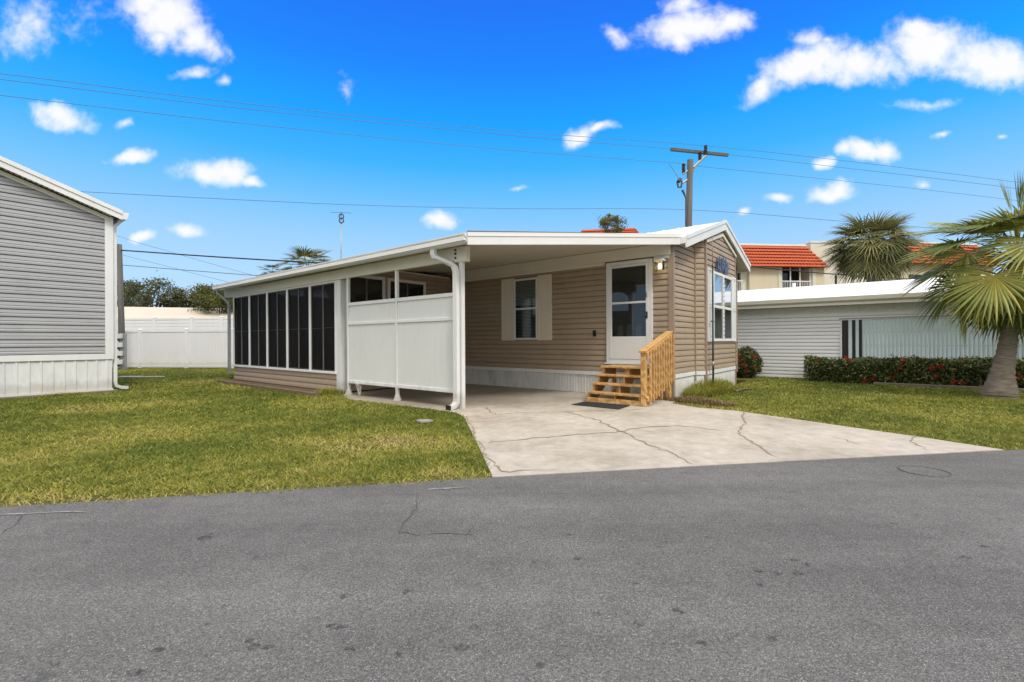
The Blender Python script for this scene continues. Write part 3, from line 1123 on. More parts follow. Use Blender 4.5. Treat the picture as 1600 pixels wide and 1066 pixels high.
bm_.box(H, 1.50, 6.3, .024, .055, 2.86, 2.928)
bm_.box(H, .06, .38, .024, .055, 2.86, 2.928)
bm_.build_each('beam_trim', M['cream'], cp, bevel=.003)
for t, wd, zt in ((2.48, .075, 2.60), (4.33, .06, 2.635), (6.10, .06, 2.635)):
    p_ = MB()
    p_.box(H, t - wd / 2, t + wd / 2, SB - wd / 2, SB + wd / 2, .006, zt)
    po = p_.build('post', M['white'], cp, bevel=.004)
    if t > 3:
        p_ = MB()
        p_.box(H, t - .055, t + .055, SB - .055, SB + .055, .006, .05)
        p_.box(H, t - .042, t + .042, SB - .042, SB + .042, .05, .11)
        p_.build('foot', M['white_dirty'], po, bevel=.004)
for t0, t1 in ((2.56, 4.295), (4.365, 6.065)):
    p_ = MB()
    p_.box(H, t0, t1, SB - .012, SB + .004, .33, 2.01)
    x = t0 + .002
    while x < t1 - .01:
        p_.box(H, x, min(x + .150, t1 - .002), SB + .0041, SB + .008, .336, 2.004)
        x += .1525
    pp = p_.build('privacy_panel', M['panel'], cp)
    p_ = MB()
    for z0, z1 in ((.27, .335), (1.575, 1.635), (2.005, 2.075)):
        p_.box(H, t0, t1, SB - .026, SB + .027, z0, z1)
    p_.build_each('rail', M['white'], pp, bevel=.004)
# downspout near the front corner
ds = MB()
tD = 2.535
ds.sweep([H(tD + .40, SO - .09, 2.86), H(tD + .40, SO - .09, 2.76), H(tD + .36, SO - .10, 2.70), H(tD + .12, 3.63, 2.58), H(tD + .03, 3.60, 2.52),
          H(tD, 3.59, 2.42), H(tD, 3.59, .20), H(tD, 3.60, .12), H(tD - .0, 3.66, .06), H(tD - .0, 3.78, .035)], .105, .075, u1)
dso = ds.build('downspout', M['white'], cp, bevel=.006)
sp_ = MB()
sp_.box(H, tD - .055, tD + .055, 3.775, 3.8, .008, .09)
sp_.build('outlet', M['black'], dso)
# far downspout
ds = MB()
ds.sweep([H(BK - .25, SO - .07, 2.85), H(BK - .25, SO - .07, 2.74), H(BK - .3, SO - .12, 2.68), H(BK - .6, 3.62, 2.46), H(BK - .64, 3.60, 2.36),
          H(BK - .64, 3.60, .25)], .09, .07, u1)
ds.build('downspout', M['steel'], cp, bevel=.005)

# ------------------------------------------------------------------ screened room
sr = thing('screen_room', 'screened porch with black mesh panels in white frames under the carport roof', 'screen room', H(9.5, 3.5, 0), 140.885)
T0, T1 = 6.42, 12.55
wl = MB()
siding(wl, H(T0 + .1, SB, 0), u1, sOut, .04, .45, lambda z: (0, T1 - T0 - .1), .137)
wl.box(H, T0 + .1, T1, SB - .08, SB - .02, .02, .45)
# front wall facing the carport: siding above and around its windows
siding(wl, H(T0, 0.02, 0), sOut, fOut, .03, 2.98, lambda z: (0, 3.42 if z < 2.62 else 3.40))
wl.box(H, T0 + .02, T0 + .08, .03, 3.4, .03, 2.98)
# back wall
wl.box(H, T1 - .06, T1, .03, 3.42, .03, 2.80)
wl.build('wall', M['tan'], sr)
po = MB()
po.box(H, T0 - .02, T0 + .16, SB - .16, SB + .02, .02, 2.634)
po.build('corner_post', M['white_dirty'], sr, bevel=.005)
sl = MB()
sl.box(H, T0 + .16, T1 + .02, SB - .06, SB + .045, .45, .505)
sl.build('sill', M['white'], sr, bevel=.005)
hd = MB()
hd.box(H, T0 + .16, T1 + .02, SB - .05, SB + .02, 2.585, 2.633)
hd.build('header', M['cream'], sr, bevel=.004)
edges = [T0 + .16, 7.79, 8.99, 10.18, 11.36, T1]
for i, t in enumerate(edges):
    mm = MB()
    wdt = .045 if 0 < i < 5 else .06
    mm.box(H, t - wdt + (.06 if i == 0 else 0), t + wdt - (.06 if i == 5 else 0), SB - .04, SB + .03, .505, 2.585)
    mm.build('mullion', M['white'], sr, bevel=.004)
for a, b_ in zip(edges[:-1], edges[1:]):
    s_ = MB()
    s_.box(H, a + .045, b_ - .045, SB - .012, SB - .004, .505, 2.585)
    so = s_.build('mesh_panel', M['screen'], sr)
    f_ = MB()
    frame_rect(f_, H(0, SB - .003, 0), u1, sOut, a + .047, b_ - .047, .506, 2.584, .028, .0, .016)
    f_.build('panel_frame', M['dark_frame'], so)
    g_ = MB()
    mid = (a + b_) / 2
    g_.box(H, mid - .014, mid + .014, SB - .003, SB + .014, .535, 2.556)
    g_.build('centre_bar', M['bar_grey'], so)
    g_ = MB()
    g_.box(H, a + .08, mid - .015, SB - .003, SB + .002, 1.53, 1.538)
    g_.box(H, mid + .015, b_ - .08, SB - .003, SB + .002, 1.53, 1.538)
    g_.build_each('cross_bar', M['dark_frame'], so)
# two windows in the front wall of the room
Q0 = H(T0, 0, 0)
for s0_, s1_ in ((1.0, 2.23), (2.31, 3.36)):
    f_ = MB()
    frame_rect(f_, Q0, sOut, fOut, s0_, s1_, 1.25, 2.80, .075, .0, .05)
    fw = f_.build('window', M['white'], sr, bevel=.004)
    g_ = MB()
    mid = (s0_ + s1_) / 2
    slab_box(g_, Q0, sOut, fOut, s0_ + .075, s1_ - .075, 1.325, 2.725, .0215, .0245)
    g_.build('pane', M['glass'], fw)
    g_ = MB()
    slab_box(g_, Q0, sOut, fOut, mid - .02, mid + .02, 1.325, 2.725, .025, .038)
    g_.build('centre_bar', M['bar_grey'], fw)
lt = MB()
q = H(T0 - .05, 1.86, 2.05)
lt.tube([q + Vector((0, 0, .03)), q, q - Vector((0, 0, .03))], [.02, .04, .02], 10)
bl_ = lt.build('wall_lamp', M['bulb_far'], sr, smooth=True)

ct = MB()
ct.box(H, T0 - .03, T0 - .012, .1, 3.42, 2.985, 3.02)
ct.build('ceiling_trim', M['cream'], sr)

# ------------------------------------------------------------------ steps
st = thing('wooden_steps', 'new yellow pine steps with a slatted handrail up to the white door', 'steps', H(.7, .7, 0), 140.885)
treads = [(1.32, .20), (1.12, .36), (.92, .52), (.724, .68)]
TL, TR = 1.25, .115
for i, (s_, z) in enumerate(treads):
    m_ = MB()
    inner = s_ - .27 if i < 3 else .12
    if i < 3:
        m_.box(H, TR, TL, inner + .13 + .004, s_, z - .036, z)
        m_.box(H, TR, TL - .002, inner, inner + .13, z - .0365, z - .001)
    else:
        x = s_
        while x > inner + .05:
            m_.box(H, TR, TL - random.random() * .004, x - .135, x, z - .036, z)
            x -= .14
    m_.build('tread', M['pine'], st, bevel=.004)
for t in (TL - .045, (TL + TR) / 2 - .03, TR + .045):
    m_ = MB()
    pr = [(1.27, .008), (1.27, .163), (1.08, .163), (1.08, .323), (.88, .323), (.88, .483), (.68, .483), (.68, .643), (.13, .643), (.13, .40), (.45, .40), (.98, .008)]
    m_.prism([H(t - .019, s, z) for s, z in pr], u1 * .038)
    m_.build('stringer', M['pine'], st, bevel=.003)
m_ = MB()
m_.box(H, TR, .62, 1.272, 1.31, .008, .095)
m_.box(H, .624, TL, 1.272, 1.31, .008, .093)
m_.build_each('bottom_board', M['pine'], st, bevel=.004)
m_ = MB()
for t0, t1 in ((.66, .75),):
    m_.box(H, t0, t1, .60, .64, .10, .64)
    m_.box(H, t0, t1, .96, 1.0, .05, .32)
for t in (TL - .1, TR + .02):
    m_.box(H, t, t + .085, .2, .24, .008, .64)
m_.build_each('support', M['pine'], st, bevel=.003)
RT = .055
for s_, z in ((1.31, .985), (.12, 1.32)):
    m_ = MB()
    m_.box(H, RT - .045, RT + .045, s_ - .045, s_ + .045, .008, z)
    m_.build('rail_post', M['pine'], st, bevel=.005)


def zr(s):
    return 1.34 + (1.0 - 1.34) * (s - .1) / 1.21


m_ = MB()
m_.beam(H(RT, 1.40, zr(1.40) + .018), H(RT, .05, zr(.05) + .018), .14, .038)
m_.build('handrail', M['pine'], st, bevel=.006)
m_ = MB()
m_.beam(H(RT - .064, 1.34, zr(1.34) - .05), H(RT - .064, .08, zr(.08) - .05), .036, .085)
m_.beam(H(RT - .064, 1.34, zr(1.34) - .86), H(RT - .064, .08, zr(.08) - .86), .036, .085)
m_.build_each('side_rail', M['pine'], st, bevel=.004)
for i in range(10):
    s_ = 1.25 - i * .125
    m_ = MB()
    m_.box(H, RT - .117, RT - .083, s_ - .017, s_ + .017, max(.02, zr(s_) - .965), zr(s_) - .015)
    m_.build('baluster', M['pine'], st, bevel=.003)

dm = MB()
mp = [gnd(892.8, 633.5), gnd(913.5, 628.8), gnd(984.5, 635), gnd(967, 640.7)]
dm.prism([(p.x, p.y, .007) for p in mp], (0, 0, .012))
tag(dm.build('door_mat', M['mat'], bevel=.004), 'flat black rubber door mat on the concrete at the foot of the steps', 'door mat')

# white cable coil by the first carport post
cc = MB()
q = gnd(552, 620)
pts = []
for i in range(110):
    a = i / 110 * 2 * math.pi * 5
    rr_ = .07 + .03 * math.sin(i * .9)
    pts.append(q + Vector((.12 + rr_ * math.cos(a + i * .02) * .6, .02 * math.sin(i * .5), .17 + (rr_ + .06) * math.sin(a))))
cc.tube(pts, .0035, 5)
tag(cc.build('cable_coil', M['white'], smooth=True), 'loose coil of white cable hanging below the privacy panel at the corner post', 'cable')

# timber edging and mulch beside the screen room
tb = MB()
e0, e1 = gnd(342, 597.5), gnd(497, 619.5)
e2 = gnd(520, 613)
tb.beam(e0 + Vector((0, 0, .03)), e1 + Vector((0, 0, .03)), .1, .09)
tag(tb.build('timber_edging', M['timber_old'], bevel=.012), 'weathered brown timber edging along the bed beside the screen room', 'edging')
ml = MB()
ml.prism([(p.x, p.y, -.02) for p in (e0, e1, e2, H(T0 + .1, SB, 0), H(T1, SB, 0))], (0, 0, .055))
tag(ml.build('mulch_bed', M['soil']), kind='structure')

# small things lying about
sm = MB()
q = gnd(663, 661)
rr = random.Random(2)
ring = [q + Vector((.12 * math.cos(a) * rr.uniform(.8, 1.15), .085 * math.sin(a) * rr.uniform(.8, 1.15), .01)) for a in [i * math.pi / 5 for i in range(10)]]
sm.prism(ring, (0, 0, .035))
tag(sm.build('stepping_stone', M['stone'], bevel=.01), 'small flat grey stone lying in the lawn near the driveway edge', 'stone')
mh = MB()
q = gnd(1443, 736.5)
mh.tube([q + Vector((0, 0, -.02)), q + Vector((0, 0, .003))], [.17, .17], 28)
lid = mh.build('utility_cover', M['asphalt'], loc=q)
mr = MB()
ring_ = [q + Vector((.185 * math.cos(i * math.pi / 14), .185 * math.sin(i * math.pi / 14), .003)) for i in range(29)]
mr.tube(ring_, .0045, 6)
mr.build('rim', M['iron'], lid)
tag(lid, 'round utility cover with a dark iron rim set in the asphalt near the driveway', 'utility cover')
db = MB()
q = gnd(205, 590.5)
db.beam(q + Vector((-.5, .1, .03)), q + Vector((.35, .0, .04)), .22, .03)
db.beam(q + Vector((.1, .05, .025)), q + Vector((1.0, .2, .03)), .06, .03)
tag(db.build('loose_board', M['white'], bevel=.004), 'loose white trim boards lying on the grass beside the grey house', 'board')
tw = MB()
q = gnd(1150, 612)
tw.tube([q + Vector((-.1, -.2, .02)), q + Vector((.1, .0, .05)), q + Vector((.33, .12, .05)), q + Vector((.55, .35, .03))], [.03, .025, .02, .008], 7)
tw.tube([q + Vector((.1, 0, .05)), q + Vector((.02, -.18, .04)), q + Vector((.0, -.33, .02))], [.02, .012, .005], 6)
tag(tw.build('dry_branch', M['dead_leaf'], smooth=True), 'dry pale palm stalk lying on the grass in front of the bay', 'branch')

# ------------------------------------------------------------------ grey house on the left
gh = thing('mobile_home', 'grey vinyl mobile home with white skirting and low gable at the left edge', 'mobile home', G(0, 0, 0), 140.885)
gu1, gs = dirv(G, 1, 0), dirv(G, 0, 1)
gOut = -gu1


def gz(s):
    return 4.47 + .36 * s if s < 3.6 else 4.47 + .36 * (7.2 - s)


gw = MB()
gw.prism([G(.02, .02, .1), G(9, .02, .1), G(9, 7.1, .1), G(.02, 7.1, .1)], (0, 0, 4.0))
gw.prism([G(.03, .02, 4.1), G(.03, 7.1, 4.1), G(.03, 3.6, gz(3.6) - .3)], gu1 * .1)


def g_xr(z):
    l = max(.13, (z - (4.47 - .30)) / .36)
    return (l, 7.2 - l)


siding(gw, G(0, 0, 0), gs, gOut, .93, 5.45, g_xr, .168, .02, True)
gw.build('wall', M['grey_vinyl'], gh)
gt = MB()
gt.box(G, -.03, .11, -.03, .13, .80, 4.28)
gt.build('corner_trim', M['white'], gh, bevel=.005)
gb = MB()
slab_box(gb, G(0, 0, 0), gs, gOut, .13, 7.1, .80, .935, .0, .035)
gb.build('skirting_band', M['white'], gh, bevel=.005)
gk = MB()
ribbed(gk, G(0, 0, 0), gs, gOut, 7.1, .05, .80, .19, .05, .016)
ribbed(gk, G(0, 0, 0), gu1, -gs, 6, .05, .80, .19, .05, .016)
gk.build('skirting', M['white_dirty'], gh)
gb = MB()
slab_box(gb, G(0, 0, 0), gs, gOut, -.02, 7.1, .03, .085, .0, .03)
gb.build('skirting_track', M['white'], gh)
gb = MB()
gb.box(G, -.10, 6, -.10, 7.1, -.05, .045)
gb.build('foundation', M['edging'], gh, bevel=.01)
gr = MB()
OVG = .2
gr.prism([G(-OVG, -.16, gz(-.16)), G(-OVG, 3.6, gz(3.6)), G(-OVG, 7.3, gz(7.3)), G(-OVG, 7.3, gz(7.3) - .1), G(-OVG, 3.6, gz(3.6) - .1), G(-OVG, -.16, gz(-.16) - .1)], gu1 * 9.5)
gr.build('roof', M['rust'], gh)
gr = MB()
for a, b_ in ((-.17, 3.6), (7.3, 3.6)):
    q0, q1 = G(-OVG, a, gz(a)), G(-OVG, b_, gz(b_))
    up = Vector((0, 0, 1))
    gr.prism([q0 + up * .0, q1 + up * .0, q1 - up * .19, q0 - up * .19], gOut * .03)
    gr.prism([q0 + up * .035 + gOut * .031, q1 + up * .035 + gOut * .031, q1 - up * .06 + gOut * .031, q0 - up * .06 + gOut * .031], gOut * .02)
gr.build_each('rake_board', M['white'], gh)
gf = MB()
for a, b_ in ((.0, 3.6), (7.2, 3.6)):
    q0, q1 = G(-.012, a, gz(a) - .21), G(-.012, b_, gz(b_) - .21)
    gf.prism([q0, q1, q1 - Vector((0, 0, .1)), q0 - Vector((0, 0, .1))], gOut * .03)
    q0, q1 = G(-OVG + .01, a, gz(a) - .175), G(-OVG + .01, b_, gz(b_) - .175)
    gf.prism([q0, q1, q1 + gu1 * (OVG - .03), q0 + gu1 * (OVG - .03)], (0, 0, .03))
gf.build('soffit', M['cream'], gh)
gv = MB()
s = .2
while s < 3.4:
    q = G(-.1, s, gz(s) - .178)
    gv.beam(q - gu1 * .05, q + gu1 * .05, .03, .006)
    s += .085
gv.build('soffit_vent', M['bar_grey'], gh)
gg = MB()
gg.prism([G(-OVG - .02, s, z) for s, z in ((-.16, gz(-.16) - .17), (-.25, gz(-.16) - .17), (-.29, gz(-.16) - .07), (-.30, gz(-.16) - .005), (-.16, gz(-.16) - .005))], gu1 * 9.4)
gg.build('gutter', M['white'], gh)
gd = MB()
gd.sweep([G(.10, -.2, 4.28), G(.10, -.19, 4.24), G(.10, -.08, 4.08), G(.10, -.075, 3.98), G(.10, -.075, .22), G(.10, -.09, .14), G(.10, -.2, .085), G(.10, -.33, .07)], .10, .075, gu1)
gd.build('downspout', M['white'], gh, bevel=.006)

# ------------------------------------------------------------------ fences
def fence(name, label, pxs, D0, D1, zt, hz=False):
    """vinyl privacy fence; pxs = post positions"""
    def P(px):
        k = (px - pxs[0]) / (pxs[-1] - pxs[0])
        D = D0 + (D1 - D0) * k
        return Vector(((px - 800) / F_PX * D, D, 0))
    pts = [P(p) for p in pxs]
    th = thing(name, label, 'fence', pts[0])
    for p in pts:
        m_ = MB()
        m_.beam(p, p + Vector((0, 0, zt + .03)), .13, .13, up=(0, 1, 0))
        po = m_.build('post', M['vinyl_fence'], th, bevel=.006)
        m_ = MB()
        m_.hexa([p + Vector((x, y, zt + .03)) for x, y in ((-.08, -.08), (.08, -.08), (.08, .08), (-.08, .08))] +
                [p + Vector((x, y, zt + .075)) for x, y in ((-.03, -.03), (.03, -.03), (.03, .03), (-.03, .03))])
        m_.build('cap', M['vinyl_fence'], po)
    for a, b_ in zip(pts[:-1], pts[1:]):
        d = (b_ - a).normalized()
        L = (b_ - a).length
        n = Vector((d.y, -d.x, 0))
        m_ = MB()
        if hz:
            k = int(zt / .16)
            for i in range(k):
                slab_box(m_, a, d, n, .065, L - .065, .05 + i * zt / k, .05 + (i + 1) * zt / k - .012 - (.05 if i == k - 1 else 0), -.015, .015)
        else:
            x = .066
            while x < L - .066:
                x2 = min(x + .148, L - .066)
                slab_box(m_, a, d, n, x, x2, .12, zt - .08, -.012, .012)
                x += .152
        pa = m_.build('panel', M['vinyl_fence'], th)
        m_ = MB()
        slab_box(m_, a, d, n, .066, L - .066, zt - .10, zt, -.028, .028)
        slab_box(m_, a, d, n, .066, L - .066, .04, .13, -.028, .028)
        m_.build_each('rail', M['vinyl_fence'], pa, bevel=.005)
    return th


fence('vinyl_fence', 'nearer white vinyl privacy fence of plain panels between the two homes', [120, 146, 219, 292, 365, 438, 511], 22.3, 21.0, 1.78)
fence('vinyl_fence', 'taller white board fence rising behind the plain panelled fence', [87, 139, 191, 242, 300, 347, 401, 455, 509], 26.0, 25.2, 2.55, True)

# ------------------------------------------------------------------ poles and lines
def strand(name, label, pts, r, mat, sag=0.0):
    V = [at(*p) for p in pts]
    # smooth curve through the points
    out = []
    for i in range(len(V) - 1):
        p0, p1, p2, p3 = V[max(i - 1, 0)], V[i], V[i + 1], V[min(i + 2, len(V) - 1)]
        for k in range(8):
            t = k / 8
            out.append(0.5 * ((2 * p1) + (p2 - p0) * t + (2 * p0 - 5 * p1 + 4 * p2 - p3) * t * t + (3 * p1 - p0 - 3 * p2 + p3) * t ** 3))
    out.append(V[-1])
    mb = MB()
    mb.tube(out, r, 6)
    o = mb.build(name, mat, loc=V[0], smooth=True)
    return tag(o, label, 'cable', 'overhead lines')


DP = 22.0
up_ = thing('utility_pole', 'tall weathered utility pole with an offset crossarm standing behind the tan home', 'utility pole', (8.32, DP, 0))
m_ = MB()
bx = at(1074.5, 400, DP).x
tx = at(1078.5, 250, DP)
m_.tube([(bx - .02, DP, -.1), (bx, DP, 5), (tx.x, DP, tx.z)], [.175, .155, .135], 12)
m_.build('pole', M['pole_wood'], up_, smooth=True)
m_ = MB()
m_.beam(at(1048, 233.5, DP - .2), at(1137.5, 242.5, DP + .3), .12, .14)
arm = m_.build('crossarm', M['pole_wood'], up_, bevel=.01)
m_ = MB()
m_.tube([at(1083, 262, DP), at(1103, 243, DP)], .06, 8)
m_.tube([at(1083, 268, DP), at(1092, 253, DP)], .035, 8)
m_.tube([at(1078, 264, DP), at(1067, 272, DP)], .05, 8)
m_.tube([at(1078, 279, DP), at(1066, 286, DP)], .05, 8)
m_.build('bracket', M['steel'], up_)
for (x, y0, y1) in ((1102.5, 243, 227), (1093.5, 250, 238), (1068, 270, 256)):
    m_ = MB()
    a, b_ = at(x, y0, DP), at(x, y1, DP)
    k = 7
    ps, rs = [], []
    for i in range(k * 2 + 1):
        ps.append(a.lerp(b_, i / (k * 2)))
        rs.append(.09 if i % 2 else .045)
    m_.tube(ps, rs, 10)
    m_.build('insulator', M['ceramic'], up_)
m_ = MB()
m_.tube([at(1062, 283, DP), at(1058, 285, DP), at(1060, 293, DP), at(1064, 293, DP), at(1066, 284, DP), at(1062, 283, DP)], .045, 8)
m_.tube([at(1060, 284, DP - .05), at(1063, 280, DP)], .09, 8)
m_.build('fused_cutout', M['ceramic'], up_)
m_ = MB()
m_.tube([at(1066, 297, DP), at(1069, 303, DP), at(1072, 312, DP)], [.06, .05, .02], 8)
m_.tube([at(1072, 308, DP), at(1072, 340, DP - .2), at(1072, 352, DP - .2)], .045, 6)
m_.build('arrester', M['ceramic'], up_)
m_ = MB()
m_.tube([at(1045, 255.5, DP), at(1052, 266, DP), at(1060, 278, DP), at(1062, 281, DP)], .012, 6)
m_.build('lead_wire', M['wire_grey'], up_)

strand('overhead_line', 'topmost overhead line crossing the sky to the insulator on top of the crossarm',
       [(-160, 98, 15.0), (0, 115, 15.8), (400, 164, 17.8), (800, 205, 20.0), (1102.5, 228, 22), (1350, 255, 24.2), (1590, 285, 27), (1760, 310, 29)], .0095, M['wire_grey'])
strand('overhead_line', 'second overhead line just under the topmost one, tied to the crossarm ends',
       [(-160, 106, 15.2), (0, 124, 16.0), (400, 172, 18.0), (800, 212, 20.1), (1050, 233, 21.9), (1137, 241.5, 22.3), (1350, 266, 24.4), (1560, 291, 27), (1760, 318, 29)], .0095, M['wire_grey'])
strand('overhead_line', 'third overhead line reaching the pole below the crossarm',
       [(-160, 130, 15.2), (0, 149, 16.0), (400, 195, 18.0), (800, 235, 20.1), (1045, 254, 21.8), (1068, 256, 22), (1092, 260, 22.3), (1300, 281, 24.2), (1510, 304, 26.5), (1760, 335, 29)], .0095, M['wire_grey'])
strand('overhead_line', 'lone lower line passing just above the antenna to the middle of the pole',
       [(-100, 287, 18.2), (135, 300, 18.9), (533, 319.5, 20.2), (800, 326, 21), (1076, 328, 21.9), (1330, 347, 24), (1490, 359, 26), (1760, 380, 29)], .0105, M['wire_grey'])

lp = thing('utility_pole', 'short dark wooden pole with grey meter boxes beside the grey house', 'utility pole', (-17.6, 21, 0))
m_ = MB()
m_.tube([at(192.5, 580, 21), at(190, 520, 21), at(186.5, 382, 21)], [.13, .12, .095], 10)
m_.build('pole', M['pole_wood'], lp, smooth=True)
m_ = MB()
x0, x1 = at(187.5, 560, 20.7), at(195, 560, 20.7)
m_.beam((x0.x + .11, 20.75, 0), (x0.x + .11, 20.75, 1.62), .22, .14, up=(0, 1, 0))
m_.build('meter_board', M['steel'], lp, bevel=.01)
for i in range(4):
    m_ = MB()
    z = .25 + i * .38
    q = at(185.3, 560, 20.55)
    m_.beam((q.x, 20.6, z), (q.x, 20.6, z + .2), .2, .12, up=(0, 1, 0))
    mb_ = m_.build('meter_box', M['white_dirty'], lp, bevel=.01)
    m_ = MB()
    m_.tube([(q.x, 20.53, z - .05), (q.x, 20.50, z - .05)], .06, 10)
    m_.build('dial', M['black'], mb_)
strand('service_cable', 'thick black service cable running from the short pole over the porch roof',
       [(60, 383, 22), (187, 391, 21), (300, 399, 20), (410, 406, 19), (530, 412.5, 18)], .028, M['wire'])
strand('service_cable', 'thinner cable under the thick black one from the short pole to the porch roof',
       [(60, 404, 22), (187, 414, 21), (300, 423, 20.5), (400, 430.5, 20), (500, 436, 19)], .015, M['wire_grey'])
strand('service_cable', 'faint upper thin cable sloping down to the right behind the short pole',
       [(100, 338, 27), (190, 371, 28), (260, 392, 29), (380, 426, 31), (480, 450, 33)], .0105, M['wire_grey'])
strand('service_cable', 'faint lower thin cable sloping down to the right behind the short pole',
       [(100, 372, 27), (190, 398, 28), (260, 416, 29), (345, 438, 31), (480, 470, 33)], .0105, M['wire_grey'])
strand('service_cable', 'dark cable drooping in front of the cream balcony wall under the red tiles',
       [(1078, 395, 22.2), (1168, 415, 26), (1240, 423, 28), (1310, 429, 30), (1420, 436, 33), (1560, 442, 38)], .032, M['wire'])

an = thing('antenna', 'figure-eight loop television antenna on a thin steel mast above the porch', 'antenna', at(533, 420, 17.3))
D_ = 17.3
m_ = MB()
m_.tube([at(533, 440, D_), at(533, 345, D_)], .022, 8)
m_.build('mast', M['steel'], an, smooth=True)
for cy in (338.5, 345.0):
    m_ = MB()
    c_ = at(533.7, cy, D_)
    m_.tube([c_ + Vector((.085 * math.cos(a), -.02, .085 * math.sin(a))) for a in [i * math.pi / 8 for i in range(17)]], .022, 6)
    m_.build('loop', M['pole_steel'], an)
m_ = MB()
m_.tube([at(517, 332, D_), at(549, 333, D_)], .008, 5)
m_.tube([at(533, 345, D_), at(533, 331, D_)], .012, 5)
m_.build('cross_element', M['pole_steel'], an)
# ------------------------------------------------------------------ white neighbour
nb = thing('neighbour_house', 'low white clapboard house with a white metal roof behind the flowering hedge', 'house', N(0, 0, 0), -39.115)
nt_, ni = dirv(N, 1, 0), dirv(N, 0, 1)
w = MB()
w.prism([N(-7, .03, -.05), N(9, .03, -.05), N(9, 6, -.05), N(-7, 6, -.05)], (0, 0, 2.35))
siding(w, N(-7, 0, 0), nt_, -ni, .0, 1.98, lambda z: (0, 16), .109, .012)
w.build('wall', M['nb_wall'], nb)
w = MB()
ribbed(w, N(-7, .0, 0), nt_, -ni, 16, 1.98, 2.24, .07, .02, .008)
w.build('frieze', M['nb_wall'], nb)
w = MB()
w.prism([N(-7.2, a, z) for a, z in ((-.28, 2.40), (2.3, 3.06), (5, 3.1), (6.2, 2.5), (6.2, 2.38), (-.28, 2.30))], nt_ * 16.4)
for i in range(0):
    pass
w.build('roof', M['white_roof'], nb)
w = MB()
w.prism([N(-7.2, a, z) for a, z in ((-.30, 2.20), (-.30, 2.27), (-.36, 2.33), (-.38, 2.44), (-.285, 2.44), (-.285, 2.20))], nt_ * 16.4)
w.prism([N(-7.2, a, z) for a, z in ((-.284, 2.2), (-.284, 2.225), (.0, 2.255), (.0, 2.22))], nt_ * 16.4)
w.build('fascia', M['cream'], nb)
w = MB()
w.tube([N(-3.6, 2.0, 2.9), N(-3.6, 2.0, 3.12)], .05, 8)
w.build('vent_pipe', M['white'], nb)
w = MB()
w.tube([N(.75, 2.1, 2.9), N(.75, 2.1, 3.18)], .06, 8)
w.build('vent_pipe', M['white'], nb)
fr = MB()
frame_rect(fr, N(0, 0, 0), nt_, -ni, 2.23, 8.8, .56, 1.80, .035, .0, .04)
wi = fr.build('porch_window', M['nb_wall'], nb)
for a, b_, mt, nm in ((2.265, 2.42, 'black', 'dark_strip'), (2.42, 2.506, 'aqua', 'panel'), (2.506, 2.589, 'black', 'dark_strip'), (2.589, 2.665, 'aqua', 'panel'), (2.665, 2.739, 'black', 'dark_strip')):
    p_ = MB()
    slab_box(p_, N(0, 0, 0), nt_, -ni, a + .002, b_ - .002, .595, 1.765, .017, .03)
    p_.build(nm, M[mt], wi)
p_ = MB()
ribbed(p_, N(2.74, -.017, 0), nt_, -ni, 6.03, .597, 1.764, .085, .06, .018)
cpn = p_.build('corrugated_panel', M['aqua'], wi)
p_ = MB()
for z in (.66, 1.02, 1.40):
    x = 2.78
    while x < 8.7:
        slab_box(p_, N(0, 0, 0), nt_, -ni, x, x + .018, z, z + .018, .034, .042)
        x += .085
p_.build('fastener', M['steel'], cpn)
p_ = MB()
slab_box(p_, N(0, 0, 0), nt_, -ni, 2.2, 8.85, 1.80, 1.83, .0, .06)
p_.build('head_flashing', M['steel'], wi)

